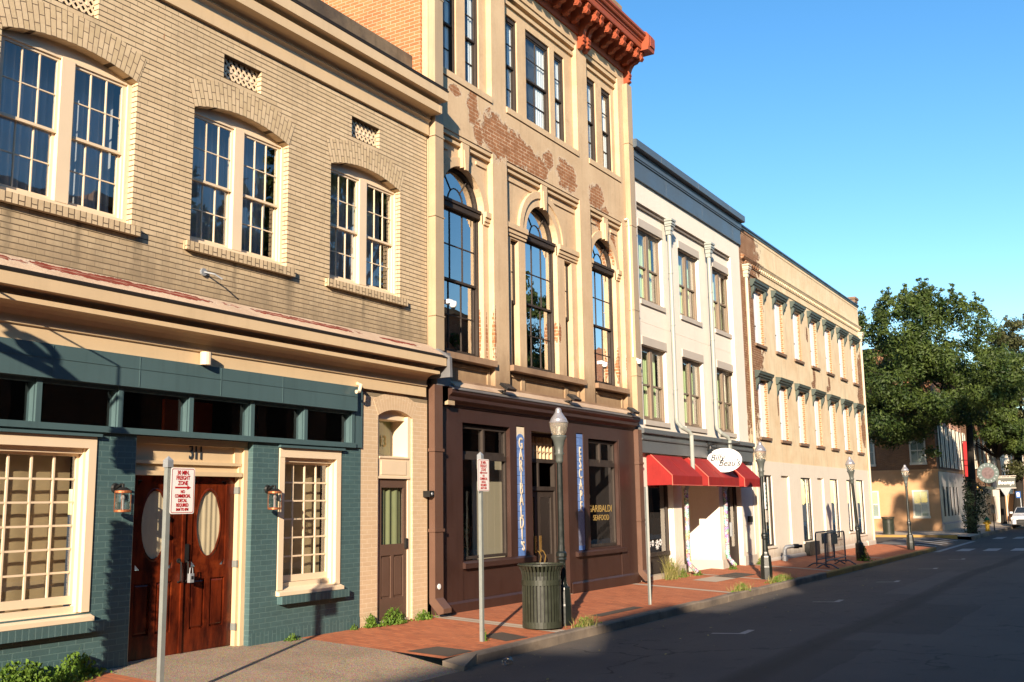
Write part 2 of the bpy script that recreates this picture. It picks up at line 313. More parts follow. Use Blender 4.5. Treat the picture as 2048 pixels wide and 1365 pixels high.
M['white'] = plain('white_plastic', (.78, .78, .78), .4, .04, 3, .4, obj=True)
M['galv'] = plain('galvanised_steel', (.25, .27, .255), .5, .12, 9, .4, metal=.35, obj=True)
M['alum'] = plain('grey_aluminium', (.32, .34, .36), .45, .1, 9, .4, metal=.4, obj=True)
M['signw'] = plain('sign_white', (.76, .75, .72), .35, .03, 9, .5, obj=True)
M['signr'] = plain('sign_red', (.42, .012, .014), .4, .05, 9, .4, obj=True)
M['numb'] = plain('dark_numeral', (.03, .04, .05), .5, .1, 9)
M['gold'] = plain('gold_leaf', (.40, .27, .08), .4, .1, 9, .4)
M['browndoor'] = plain('brown_door_paint', (.105, .062, .044), .5, .08, 3, .35, bmp=.1)
M['concrete'] = plain('pale_concrete', (.43, .36, .28), .9, .15, 1.2, .2, bmp=.4, dirt=.3)

# ------------------------------------------------------------------ ground
def zf(x): return max(-1.70 - .0055 * x, -1.95)
def swz(x, y): return zf(x) - (10 - y) * .056
def rdz(x, y): return zf(x) - .27 + .1 * (1 - min(1, abs(y - 2) / 5.5))
def sheet(name, x0, x1, y0, y1, fz, nx, ny, m, dz=0, z_skirt=0):
    mb = MB()
    P = [[(x0 + (x1 - x0) * i / nx, y0 + (y1 - y0) * j / ny) for j in range(ny + 1)] for i in range(nx + 1)]
    for i in range(nx):
        for j in range(ny):
            q = [P[i][j], P[i + 1][j], P[i + 1][j + 1], P[i][j + 1]]; mb.face([(x, y, fz(x, y) + dz) for x, y in q])
    return kind(mb.build(name, m), 'structure')
def asphalt():
    m, t, b = base('asphalt', .82, .35); pos = nd(t, 'ShaderNodeNewGeometry').outputs['Position']
    col = mix(t, ramp(t, noise(t, pos, .35, 5, .6), .35, .68), (.050, .048, .049), (.074, .068, .065)); col = mix(t, .55, col, mix(t, noise(t, pos, 55, 3, .7), (.2, .2, .2), (.8, .8, .8)), 'OVERLAY')
    col = mix(t, mth(t, 'MULTIPLY', ramp(t, noise(t, pos, 2.2, 7, .72), .58, .64), .7), col, (.022, .021, .022))
    mp = nd(t, 'ShaderNodeMapping', None, {0: pos, 3: (.12, 1.6, 1)}); col = mix(t, mth(t, 'MULTIPLY', ramp(t, noise(t, mp.outputs[0], 1.0, 4), .52, .7), .35), col, (.085, .078, .07))
    vo = nd(t, 'ShaderNodeTexVoronoi', {'feature': 'DISTANCE_TO_EDGE'}, {'Vector': nd(t, 'ShaderNodeVectorMath', {'operation': 'ADD'}, {0: pos, 1: nd(t, 'ShaderNodeTexNoise', None, {'Vector': pos, 'Scale': 1.5, 'Detail': 5}).outputs[1]}).outputs[0], 'Scale': .28})
    cr = mth(t, 'MULTIPLY', mth(t, 'LESS_THAN', vo.outputs[0], .006), ramp(t, noise(t, pos, .4, 2), .48, .56)); col = mix(t, mth(t, 'MULTIPLY', cr, .8), col, (.012, .012, .012))
    s_ = nd(t, 'ShaderNodeSeparateXYZ', None, {0: pos}); wv = mth(t, 'MULTIPLY', mth(t, 'SUBTRACT', noise(t, pos, 1.3, 4), .5), .5)
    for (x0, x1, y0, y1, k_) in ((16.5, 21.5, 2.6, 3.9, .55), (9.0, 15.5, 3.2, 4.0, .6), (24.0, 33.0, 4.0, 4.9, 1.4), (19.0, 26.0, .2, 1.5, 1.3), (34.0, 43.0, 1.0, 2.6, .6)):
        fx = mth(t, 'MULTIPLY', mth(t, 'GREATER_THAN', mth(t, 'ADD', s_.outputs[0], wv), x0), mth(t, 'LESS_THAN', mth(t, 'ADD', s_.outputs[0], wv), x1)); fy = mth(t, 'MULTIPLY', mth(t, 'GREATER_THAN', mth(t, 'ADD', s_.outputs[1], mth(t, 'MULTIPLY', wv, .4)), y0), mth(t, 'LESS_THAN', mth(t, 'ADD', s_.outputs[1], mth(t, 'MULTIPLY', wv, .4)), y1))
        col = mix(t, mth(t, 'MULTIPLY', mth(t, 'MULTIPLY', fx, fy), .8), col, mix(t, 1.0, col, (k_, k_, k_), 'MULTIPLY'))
    gut = ramp(t, mth(t, 'ADD', s_.outputs[1], mth(t, 'MULTIPLY', mth(t, 'SUBTRACT', noise(t, pos, 2.5, 5, .7), .5), .9)), 6.75, 7.45); col = mix(t, mth(t, 'MULTIPLY', gut, .6), col, (.135, .105, .075))
    wv2 = nd(t, 'ShaderNodeTexWave', {'bands_direction': 'Y'}, {'Vector': pos, 'Scale': .045, 'Distortion': 2.5, 'Detail': 4.0, 'Detail Scale': .4}); col = mix(t, mth(t, 'MULTIPLY', ramp(t, wv2.outputs[1], .985, .998), .7), col, (.012, .012, .013))
    v2 = nd(t, 'ShaderNodeTexVoronoi', None, {'Vector': pos, 'Scale': 2.2}); sp = mth(t, 'LESS_THAN', v2.outputs[0], .028); col = mix(t, mth(t, 'MULTIPLY', sp, .8), col, (.16, .13, .10))
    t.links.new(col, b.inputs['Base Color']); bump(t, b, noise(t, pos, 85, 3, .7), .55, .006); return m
def swbrick():
    m, t, b = base('brick_paving', .85, .25); pos = nd(t, 'ShaderNodeNewGeometry').outputs['Position']; s = nd(t, 'ShaderNodeSeparateXYZ', None, {0: pos})
    k = bricktex(t, comb(t, s.outputs[1], s.outputs[0], 0.0), .21, .105, .006, (.52, .170, .070), (.37, .108, .046), (.20, .10, .065)); col = k.outputs[0]
    col = mix(t, ramp(t, noise(t, pos, .8, 6, .65), .35, .72), col, mix(t, .6, col, (.40, .15, .075))); col = mix(t, mth(t, 'MULTIPLY', ramp(t, noise(t, pos, 2.3, 7, .7), .55, .72), .55), col, (.075, .038, .026))
    col = mix(t, mth(t, 'MULTIPLY', ramp(t, noise(t, pos, 5.5, 5, .7), .64, .72), .5), col, (.52, .30, .20))
    t.links.new(col, b.inputs['Base Color']); bump(t, b, mth(t, 'ADD', mth(t, 'MULTIPLY', mth(t, 'SUBTRACT', 1.0, k.outputs[1]), .6), noise(t, pos, 40, 4)), .5, .008); return m
def aggregate():
    m, t, b = base('exposed_aggregate', .9, .2); pos = nd(t, 'ShaderNodeNewGeometry').outputs['Position']
    col = mix(t, ramp(t, noise(t, pos, .9, 6, .65), .35, .7), (.36, .27, .19), (.27, .20, .14)); v = nd(t, 'ShaderNodeTexVoronoi', None, {'Vector': pos, 'Scale': 75}); col = mix(t, .55, col, v.outputs[1], 'SOFT_LIGHT')
    col = mix(t, mth(t, 'MULTIPLY', ramp(t, noise(t, pos, 3, 6, .7), .56, .74), .5), col, (.12, .09, .07)); col = mix(t, .6, col, mix(t, noise(t, pos, 60, 3, .7), (.2, .2, .2), (.8, .8, .8)), 'OVERLAY')
    t.links.new(col, b.inputs['Base Color']); bump(t, b, v.outputs[0], .7, .008); return m
M['asphalt'] = asphalt(); M['paving'] = swbrick(); M['aggregate'] = aggregate()
M['kerb'] = stucco('worn_kerbstone', (.25, .20, .15), (.12, .10, .085), stain=.8, streak=.2)
M['yellowkerb'] = stucco('yellow_painted_kerb', (.42, .24, .06), (.24, .15, .07), stain=.8)
M['whitepaint'] = plain('worn_white_paint', (.34, .335, .325), .7, .35, 9, .3, dirt=.9)
M['earth'] = plain('far_ground', (.06, .055, .05), .95, .2, .5)
kind(MB().box(-600, 900, -600, 900, -2.75, -2.70).build('ground', M['earth']), 'structure')
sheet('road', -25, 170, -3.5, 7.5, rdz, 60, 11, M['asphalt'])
sheet('side_street', 48.3, 60, 7.5, 45, lambda x, y: zf(x) - .27 + min(.15, max(0, y - 7.5) * .1), 4, 20, M['asphalt'], .002)
sheet('opposite_pavement', -25, 170, -7, -3.5, lambda x, y: zf(x) - .12, 40, 2, M['concrete'])
HOLE0, HOLE1 = 7.75, 11.0
sheet('pavement', -25, HOLE0, 7.62, 10.3, swz, 12, 4, M['paving']); sheet('pavement', HOLE1, 48.2, 7.62, 10.3, swz, 24, 4, M['paving'])
sheet('driveway', HOLE0, HOLE1, 7.2, 10.4, lambda x, y: swz(x, y) if y > 8.4 else swz(x, 8.4) + (y - 8.4) * (.17 if y > 7 else .17), 8, 10, M['aggregate'])
sheet('pavement', 60.2, 67.5, 7.62, 45, lambda x, y: zf(x) - max(0, 10 - y) * .04, 6, 16, M['concrete'], .004)
sheet('pavement', 67.5, 170, 7.62, 10.3, lambda x, y: zf(x) - (10 - y) * .04, 30, 4, M['concrete'], .003)
def kerb(x0, x1, m, n, y0=7.47, y1=7.63, zz=None):
    mb = MB(); zz = zz or (lambda x: swz(x, y1)); rr = random.Random(int(x0 * 10)); x = x0
    while x < x1 - .05:
        L = min(rr.uniform(1.5, 2.3), x1 - x); a, b = x + .004, x + L - .004; dz = rr.uniform(-.008, .006); dy = rr.uniform(-.008, .008)
        P = [(y0 + dy, zz(x) - .32), (y0 + dy, zz(x) - .02 + dz), (y0 + .02 + dy, zz(x) + .004 + dz), (y1, zz(x) + .004 + dz), (y1, zz(x) - .32)]; mb.prof(P, a, b); x += L
    return kind(mb.build('kerb', m), 'structure')
kerb(HOLE1 + .55, 29.5, M['kerb'], 10); kerb(29.5, 48.2, M['yellowkerb'], 10); kerb(-25, HOLE0 - .4, M['kerb'], 4); kerb(61, 170, M['kerb'], 30, zz=lambda x: zf(x) - .09)
mb = MB()                                                       # yellow kerb along the side street, dropped kerb ends of the driveway
mb.box(60.0, 60.2, 8.2, 45, -2.4, -1.945); kind(mb.build('kerb', M['yellowkerb']), 'structure')
for (xa, xb) in ((HOLE0 - .4, HOLE0), (HOLE1 + .55, HOLE1)):
    s = 1 if xb > xa else -1; za = swz(xa, 7.63) + .004; zb = swz(xb, 8.4) - .12; mb = MB()
    P = [(xa, 7.47, za - .3), (xb, 7.3, zb - .3), (xb, 7.63, zb - .3), (xa, 7.63, za - .3), (xa, 7.47, za), (xb, 7.3, zb), (xb, 7.63, zb + .05), (xa, 7.63, za)]
    mb.idx(P, [(0, 3, 2, 1), (4, 5, 6, 7), (0, 1, 5, 4), (1, 2, 6, 5), (2, 3, 7, 6), (3, 0, 4, 7)]); kind(mb.build('kerb', M['kerb']), 'structure')
def slab(name, P, m, dz):
    mb = MB(); mb.face([(x, y, swz(x, y) + dz) for x, y in P]); return kind(mb.build(name, m), 'structure')
M['darkslab'] = plain('dark_cover_slab', (.085, .068, .055), .8, .2, 4, .2, bmp=.4)
for xa, xb in ((14.02, 14.34), (21.9, 22.15), (25.85, 26.05), (30.4, 30.7), (38, 38.25)):
    for (u, v) in ((xa, xa + (xb - xa) * .42), (xa + (xb - xa) * .5, xb)) if xa < 20 else ((xa, xb),): slab('paving_strip', [(u, 7.63), (v, 7.63), (v, 9.99), (u, 9.99)], M['concrete'], .004)
slab('utility_cover', [(11.15, 7.64), (11.75, 7.64), (11.7, 8.2), (11.12, 8.28)], M['darkslab'], .004)
slab('utility_cover', [(12.75, 7.75), (13.3, 7.7), (13.45, 8.25), (12.9, 8.3)], M['darkslab'], .004); slab('utility_cover', [(16.2, 7.95), (18.0, 7.95), (18.0, 8.15), (16.2, 8.15)], M['darkslab'], .004)
slab('utility_cover', [(24.1, 8.75), (25.6, 8.75), (25.6, 9.35), (24.1, 9.35)], M['concrete'], .004); slab('utility_cover', [(25.65, 8.75), (27.3, 8.75), (27.3, 9.35), (25.65, 9.35)], M['darkslab'], .004)
def mark(P, dz=.004):
    mb = MB(); mb.face([(x, y, rdz(x, y) + dz) for x, y in P]); return kind(mb.build('road_marking', M['whitepaint']), 'structure')
for x in (15.75, 21.7, 27.85, 33.9, 40.0):
    mark([(x - .05, 5.82), (x + .05, 5.82), (x + .14, 5.32), (x + .04, 5.32)]); mark([(x + .04, 5.42), (x + .62, 5.44), (x + .62, 5.33), (x + .04, 5.30)])
for i in range(9): mark([(47.3, 6.6 - i * 1.05), (49.6, 6.6 - i * 1.05), (49.6, 6.05 - i * 1.05), (47.3, 6.05 - i * 1.05)])
for i in range(3): mark([(61.5, 6.7 - i * 1.0), (64.5, 6.7 - i * 1.0), (64.5, 6.2 - i * 1.0), (61.5, 6.2 - i * 1.0)])
for x in (49.2, 50.9, 52.6, 54.3, 56.0, 57.7):
    mb = MB(); [mb.face([(xx, yy, zf(x) - .262 + min(.15, (yy - 7.5) * .1)) for xx, yy in ((x, ya), (x + .5, ya), (x + .5, yb_), (x, yb_))]) for ya, yb_ in ((7.9, 9.0), (9.0, 10.6))]; kind(mb.build('road_marking', M['whitepaint']), 'structure')
mark([(46.5, 7.35), (58.5, 7.35), (58.5, 7.1), (46.5, 7.1)], .006)

# ------------------------------------------------------------------ window kit
def sash(mb, x0, x1, z0, z1, y, cols, rows, st=.045, mu=.016, d=.035, bot=None):
    bot = bot or st
    mb.box(x0, x0 + st, y, y + d, z0, z1); mb.box(x1 - st, x1, y, y + d, z0, z1); mb.box(x0 + st, x1 - st, y, y + d, z1 - st, z1); mb.box(x0 + st, x1 - st, y, y + d, z0, z0 + bot)
    a, b = x0 + st, x1 - st; c, e = z0 + bot, z1 - st
    for i in range(1, cols): x = a + (b - a) * i / cols; mb.box(x - mu / 2, x + mu / 2, y + .004, y + d - .006, c, e)
    for j in range(1, rows):
        z = c + (e - c) * j / rows
        for i in range(cols): mb.box(a + (b - a) * i / cols + mu / 2, a + (b - a) * (i + 1) / cols - mu / 2, y + .006, y + d - .008, z - mu / 2, z + mu / 2)
def pane(mb, x0, x1, z0, z1, y): mb.face([(x0, y, z0), (x1, y, z0), (x1, y, z1), (x0, y, z1)])
def drape(name, x0, x1, z0, z1, y, m, parent, amp=.03, pitch=.11, seed=0, lean=0):
    mb = MB(); rr = random.Random(seed); n = max(8, int((x1 - x0) / pitch * 8)); ph = rr.random() * 6; mb.smooth = True
    for i in range(n):
        def q(k):
            x = x0 + (x1 - x0) * k / n; return x, y + amp * math.sin(2 * math.pi * (x / pitch) + ph + 1.5 * math.sin(x * 7 + ph)) + amp * .4 * math.sin(x * 31)
        (xa, ya), (xb, yb) = q(i), q(i + 1); mb.face([(xa, ya, z0), (xb, yb, z0), (xb, yb + lean, z1), (xa, ya + lean, z1)])
    return mb.build(name, m, parent)
def dhung(parent, x0, x1, z0, z1, y, cols, ru, rl, m, g, st=.045, mu=.016, zm=None, gname='window_glass', name='window'):
    """one double-hung window: upper sash in front, lower sash behind, glass as sub-parts"""
    zm = zm or (z0 + z1) / 2; mb = MB(); sash(mb, x0, x1, zm - .02, z1, y, cols, ru, st, mu); sash(mb, x0, x1, z0, zm + .02, y + .037, cols, rl, st, mu, bot=st * 1.5)
    w = mb.build(name, m, parent); gb = MB(); pane(gb, x0 + .01, x1 - .01, zm, z1 - .01, y + .015); pane(gb, x0 + .01, x1 - .01, z0 + .01, zm, y + .052); gb.build(gname, g, w); return w
def shift(o, dx=0, dy=0, dz=0):
    return dup(o, (dx, dy, dz), o.parent)

# ------------------------------------------------------------------ building 1: beige brick above a teal shopfront
b1 = root('brick_shop_building', 'beige brick building with pairs of tall white sash windows above a teal painted shopfront', 'building', (9.0, 10.0, -1.75))
W1 = [(3.46, 5.24), (6.14, 7.92), (8.82, 10.58), (11.50, 13.24)]; V1 = [(3.94, 4.64), (6.62, 7.32), (9.30, 10.0), (11.98, 12.68)]
mb = MB(); wall(mb, 1.0, 14.0, 1.70, 7.2, 10.0, 20.0, [(a, b, 3.38, 5.19, .15, .13) for a, b in W1] + [(a, b, 5.77, 6.10, 0, .12) for a, b in V1]); up_wall = mb.build('brick_wall', M['bbrick'], b1)
mb = MB()
for a, b in W1: archring(mb, a, b, 5.19, .15, 10.0, .36, .004)
mb.build('arch_bricks', M['bsold'], up_wall)
sill = B(W1[1][0] - .1, W1[1][1] + .09, 9.93, 10.13, 3.255, 3.37).build('window_sill', M['bhead'], up_wall)
for i in (0, 2, 3): shift(sill, W1[i][0] - W1[1][0])
# lattice vents
mb = MB(); a, b = V1[1]
for s in (1, -1):
    for k in range(-8, 12):
        x = a + k * .10; p, q = Vector((x, 10.085, 5.77)), Vector((x + s * .33, 10.085, 6.10)); d = q - p; t0, t1 = 0.0, 1.0
        if d.x > 0: t0 = max(t0, (a - p.x) / d.x); t1 = min(t1, (b - p.x) / d.x)
        else: t0 = max(t0, (b - p.x) / d.x); t1 = min(t1, (a - p.x) / d.x)
        if t1 - t0 < .08: continue
        u, v = p + d * t0, p + d * t1; ax = (v - u).normalized(); mb.obox((u + v) / 2 + Vector((0, .004 * s, 0)), ax, Vector((0, 1, 0)), ax.cross(Vector((0, 1, 0))), (v - u).length / 2, .007, .012)
for k in range(1, 7): mb.lathe(((a + .1 * k, 10.08, 5.935)), [(.022, -.008), (.022, .004)], 8, 'y')
vent = mb.build('vent_lattice', M['cream2'], b1); B(a, b, 10.118, 10.125, 5.77, 6.10).build('vent_back', M['dark'], vent)
for i in (0, 2, 3): shift(vent, V1[i][0] - a)
# upper windows: frame with mullion, two double-hung sashes, curtain
a, b = W1[1]; y = 10.095
mb = MB(); mb.box(a, a + .06, y, y + .12, 3.38, 5.165); mb.box(b - .06, b, y, y + .12, 3.38, 5.165); mb.box(a + .06, b - .06, y, y + .12, 3.38, 3.46); mb.box(.5 * (a + b) - .085, .5 * (a + b) + .085, y - .005, y + .12, 3.46, 5.17)
mb.profy([(x, z) for x, z in arcpts(a, b, 5.19, .15)] + [(b, 5.17), (a, 5.17)], y + .035, y + .12)
mb.box(a + .07, b - .07, y + .01, y + .034, 5.155, 5.18); mb.box(a + .06, a + .085, y + .03, y + .12, 3.46, 5.16); mb.box(b - .085, b - .06, y + .03, y + .12, 3.46, 5.16)
fr = mb.build('window', M['cream2'], b1)
for (p, q) in ((a + .085, (a + b) / 2 - .085), ((a + b) / 2 + .085, b - .085)): dhung(fr, p, q, 3.46, 5.155, y + .03, 3, 2, 2, M['cream2'], M['glass'], .034, .014, 4.28, name='sash')
for i in (0, 2, 3): shift(fr, W1[i][0] - a)
for i in range(4):
    drape('curtain', W1[i][0] + .05, W1[i][1] - .05, 3.4, 5.3, 10.42, M['curtain'], b1, .035, .10, i)
B(1.3, 13.8, 10.8, 10.9, 3.0, 5.9).build('room_wall', M['dark'], b1); B(13.4, 13.5, 10.3, 10.8, 3.0, 5.9).build('room_wall', M['dark'], b1)
# cornices
mb = MB().prof([(10.0, 6.40), (9.95, 6.40), (9.95, 6.62), (9.93, 6.64), (9.90, 6.66), (9.93, 6.70), (9.90, 6.745), (9.86, 6.76), (9.72, 6.765), (9.715, 6.90), (9.80, 6.902), (9.79, 6.95), (9.74, 6.98), (9.62, 6.985), (9.62, 7.15), (9.63, 7.155), (10.0, 7.20)], 1.0, 14.0)
mb.prof([(9.999, 6.76), (9.718, 6.766), (9.713, 6.902), (9.999, 6.905)], 14.0, 14.07); mb.prof([(9.999, 6.98), (9.622, 6.985), (9.622, 7.15), (9.999, 7.19)], 14.0, 14.12)
cor = mb.build('upper_cornice', M['cream'], b1)
mb = MB(); mb.prof([(9.61, 7.152), (9.605, 7.175), (9.62, 7.185), (9.70, 7.19), (9.70, 7.17)], 1.0, 14.13); mb.prof([(9.62, 7.19), (9.615, 7.205), (9.98, 7.235), (9.98, 7.21)], 1.0, 14.11); mb.build('metal_edge', M['metaledge'], cor)
B(1.0, 14.02, 10.30, 10.55, 7.2, 7.95).build('parapet', M['parapet'], b1)
mb = MB().prof([(10.0, 1.80), (9.95, 1.80), (9.95, 1.965), (9.925, 1.975), (9.92, 2.0), (9.945, 2.004), (9.94, 2.07), (9.90, 2.125), (9.84, 2.155), (9.70, 2.165), (9.70, 2.222), (9.80, 2.226), (9.79, 2.265), (9.74, 2.295), (9.60, 2.30), (9.60, 2.432), (9.61, 2.44), (10.0, 2.60)], 1.0, 13.9)
mb.prof([(9.999, 2.17), (9.702, 2.172), (9.702, 2.220), (9.999, 2.222)], 13.9, 13.95); mb.prof([(9.999, 2.30), (9.602, 2.302), (9.602, 2.43), (9.999, 2.5)], 13.9, 14.0)
lcor = mb.build('lower_cornice', M['cream'], b1)
mb = MB(); mb.prof([(9.592, 2.436), (9.588, 2.452), (9.62, 2.462), (9.62, 2.446)], 1.0, 14.01); mb.prof([(9.612, 2.464), (9.612, 2.476), (9.66, 2.486), (9.66, 2.47)], 1.0, 13.99); mb.build('metal_edge', M['metaledge'], lcor)
mb = MB().prof([(9.64, 2.49), (10.0, 2.64), (9.996, 2.70), (9.95, 2.69), (9.66, 2.515)], 1.0, 13.97); mb.build('flashing', M['flash'], lcor)
# teal shopfront
mb = MB(); mb.box(1.0, 12.06, 9.90, 10.0, 1.43, 1.80); mb.box(1.0, 12.06, 9.894, 9.9, 1.645, 1.652); mb.box(12.10, 12.27, 9.975, 10.0, .89, 1.80)
for x in (6.9, 8.05, 9.32, 10.45): mb.box(x, x + .008, 9.895, 9.9, 1.44, 1.79)
fas = mb.build('fascia', M['teal'], b1)
mb = MB(); MX = [4.74, 5.78, 6.82, 7.87, 8.92, 9.97, 11.01, 12.05]
for x in MX: mb.box(x - .045, x + .02, 9.96, 10.10, .955, 1.43); mb.box(x - .06, x - .045, 9.99, 10.10, .955, 1.43); mb.box(x + .02, x + .035, 10.0, 10.10, .955, 1.43)
mb.box(1.0, 12.1, 9.95, 10.1, .885, .955); mb.box(1.0, 12.1, 10.0, 10.1, 1.39, 1.43); tf = mb.build('transom_frame', M['teal'], b1)
for i in range(7):
    mb = MB(); pane(mb, MX[i] + .03, MX[i + 1] - .05, .95, 1.40, 10.06); mb.build('transom_window', M['glassd'], b1)
B(1.2, 12.4, 12.2, 12.3, .3, 1.75).build('room_wall', M['dark'], b1); B(1.2, 12.4, 10.3, 12.3, 1.76, 1.79).build('room_ceiling', M['dark'], b1); B(12.3, 12.4, 10.2, 12.2, -2, 1.75).build('room_wall', M['dark'], b1)
mb = MB(); mb.prof([(11.2, 1.0), (11.2, 1.5), (11.25, 1.5), (11.25, 1.0)], 9.55, 10.4); mb.build('red_panel', plain('red_board', (.42, .05, .01), .7), b1)
mb = MB(); wall(mb, 1.0, 12.27, -2.2, .885, 10.0, 10.14, [(5.60, 7.60, -1.10, .83, 0, .14), (10.50, 11.82, -1.10, .83, 0, .14), (8.13, 10.02, -2.2, .885, 0, .12)], outer=False)
tw = mb.build('shopfront_wall', M['tbrick'], b1)
for xa, xb in ((5.3, 8.12), (10.04, 12.27)): MB().prof([(9.996, swz(xa, 10) - .05), (9.996, swz((xa + xb) / 2, 10) + .16), (9.999, swz((xa + xb) / 2, 10) + .16), (9.999, swz(xa, 10) - .05)], xa, xb).build('soldier_course', M['thead'], tw)
B(5.4, 7.76, 9.91, 10.02, -1.305, -1.19).build('brick_sill', M['thead'], tw); B(10.53, 11.93, 9.91, 10.02, -1.275, -1.17).build('brick_sill', M['thead'], tw)
B(10.49, 11.85, 9.945, 10.02, .83, .862).build('drip_cap', M['teal'], tw); B(5.3, 7.62, 9.945, 10.02, .83, .862).build('drip_cap', M['teal'], tw)
def shopwin(x0, x1, cols, zs, seed):
    mb = MB(); mb.box(x0, x1, 9.985, 10.16, .70, .828); mb.box(x0, x0 + .10, 9.99, 10.16, -1.09, .70); mb.box(x1 - .10, x1, 9.985, 10.16, -1.09, .70)
    mb.box(x0 + .10, x0 + .13, 10.06, 10.16, -1.09, .70); mb.box(x1 - .13, x1 - .10, 10.04, 10.16, -1.09, .70); mb.box(x0 + .13, x1 - .13, 10.05, 10.16, .64, .70)
    mb.prof([(9.93, zs), (9.93, zs + .045), (9.95, zs + .05), (10.16, zs + .13), (10.16, zs)], x0 - .02, x1 + .03)
    mb.box(x0 + .1, x1 - .1, 10.08, 10.16, zs + .09, zs + .16)
    f = mb.build('shop_window', M['cream2'], b1); s = MB(); sash(s, x0 + .13, x1 - .13, -1.0, .645, 10.11, cols, 6, .035, .022, .035, .09); sf = s.build('window_sash', M['cream2'], f)
    g = MB(); pane(g, x0 + .14, x1 - .14, -.99, .64, 10.125); g.build('window_glass', M['glass'], f)
    drape('paper_blind', x0 + .1, x1 - .1, -1.1, .8, 10.30, M['paper'], f, .005, .47, seed)
shopwin(5.62, 7.58, 6, -1.185, 3); shopwin(10.52, 11.80, 4, -1.165, 4)
# double door 311
mb = MB(); mb.box(8.13, 10.02, 10.10, 10.25, .80, .885); mb.box(8.13, 8.20, 10.08, 10.30, -2.0, .80); mb.box(9.95, 10.02, 10.09, 10.30, -2.0, .80); mb.box(9.90, 9.95, 10.13, 10.30, -2.0, .80)
mb.box(8.20, 9.90, 10.16, 10.28, .44, .80); mb.box(8.20, 9.93, 10.12, 10.20, .56, .60); mb.box(8.20, 9.93, 10.09, 10.22, .42, .475); mb.box(9.82, 9.90, 10.13, 10.2, .60, .80)
df = mb.build('door_surround', M['cream'], b1); text('house_number', '311', .26, M['numb'], df, (9.18, 10.155, .715), sx=.62, bold=.004, ext=.006)
def leaf(x0, x1, flip):
    y = 10.20; z0, z1 = swz(9, 10) + .015, .435; cx = (x0 + x1) / 2; mb = MB(); A = math.pi * 2
    ov = [(cx + .20 * math.cos(A * i / 28), -.17 + .41 * math.sin(A * i / 28)) for i in range(28)]
    # face plate with oval hole: fan between oval and rectangle corners
    rect = []
    for (x, z) in ov:
        dx, dz = x - cx, (z + .17); k = min((.28 / abs(dx)) if abs(dx) > 1e-6 else 9e9, (.53 / abs(dz)) if abs(dz) > 1e-6 else 9e9); rect.append((cx + dx * k, -.17 + dz * k))
    for i in range(28):
        j = (i + 1) % 28; mb.face([(ov[i][0], y + .012, ov[i][1]), (ov[j][0], y + .012, ov[j][1]), (rect[j][0], y + .012, rect[j][1]), (rect[i][0], y + .012, rect[i][1])]); mb.face([(ov[i][0], y + .012, ov[i][1]), (ov[j][0], y + .012, ov[j][1]), (ov[j][0], y + .05, ov[j][1]), (ov[i][0], y + .05, ov[i][1])])
    a, b, c, d = x0, x1, cx - .28, cx + .28
    mb.box(a, c, y, y + .05, z0, z1); mb.box(d, b, y, y + .05, z0, z1); mb.box(c, d, y, y + .05, .36, z1); mb.box(c, d, y, y + .05, -.86, -.70); mb.box(c, d, y, y + .05, z0, z0 + .27); mb.box(cx - .045, cx + .045, y, y + .05, z0 + .27, -.86)
    for (p, q) in ((c, cx - .045), (cx + .045, d)):
        mb.box(p, q, y + .022, y + .05, z0 + .27, -.86); e = .035
        P = [(p + e, y + .008, z0 + .27 + e), (q - e, y + .008, z0 + .27 + e), (q - e, y + .008, -.86 - e), (p + e, y + .008, -.86 - e), (p + .008, y + .022, z0 + .278), (q - .008, y + .022, z0 + .278), (q - .008, y + .022, -.868), (p + .008, y + .022, -.868)]
        mb.idx(P, [(0, 1, 2, 3), (4, 5, 1, 0), (5, 6, 2, 1), (6, 7, 3, 2), (7, 4, 0, 3)])
    dd = mb.build('door', M['wood'], b1)
    g = MB(); g.smooth = True
    for i in range(28):
        j = (i + 1) % 28
        for r0_, y0_, r1_, y1_ in ((1.0, .008, 1.04, .004), (1.04, .004, 1.08, .012)):
            f = lambda k, r, yy: (cx + .20 * r * math.cos(A * k / 28), y + yy, -.17 + .41 * r * math.sin(A * k / 28)); g.face([f(i, r0_, y0_), f(j, r0_, y0_), f(j, r1_, y1_), f(i, r1_, y1_)])
    g.build('oval_moulding', M['wood'], dd)
    g = MB(); g.face([(x, y + .018, z) for x, z in ov]); g.build('oval_glass', M['glassd'], dd)
    drape('drape', cx - .21, cx + .21, -.62, .28, y + .032, M['ovalc'], dd, .004, .09, 3 + flip)
    h = MB(); hx = x1 - .05 if not flip else x0 + .05
    h.tube([(hx, y, -.62), (hx, y - .05, -.64), (hx, y - .055, -.75), (hx, y - .05, -.86), (hx, y, -.88)], .011, 6); h.lathe((hx, y - .004, -.62), [(.03, -.01), (.03, .006)], 10, 'y')
    if flip: h.box(hx - .035, hx + .035, y - .02, y, -.62, -.42)
    h.build('door_handle', M['black'], dd); return dd
leaf(8.20, 9.045, 0); leaf(9.055, 9.90, 1); B(9.03, 9.07, 10.178, 10.2, -1.73, .43).build('door_astragal', M['wood'], b1)
for z in (-1.55, -.75, .2): B(9.89, 9.915, 10.12, 10.20, z, z + .09).build('hinge', M['galv'], b1)
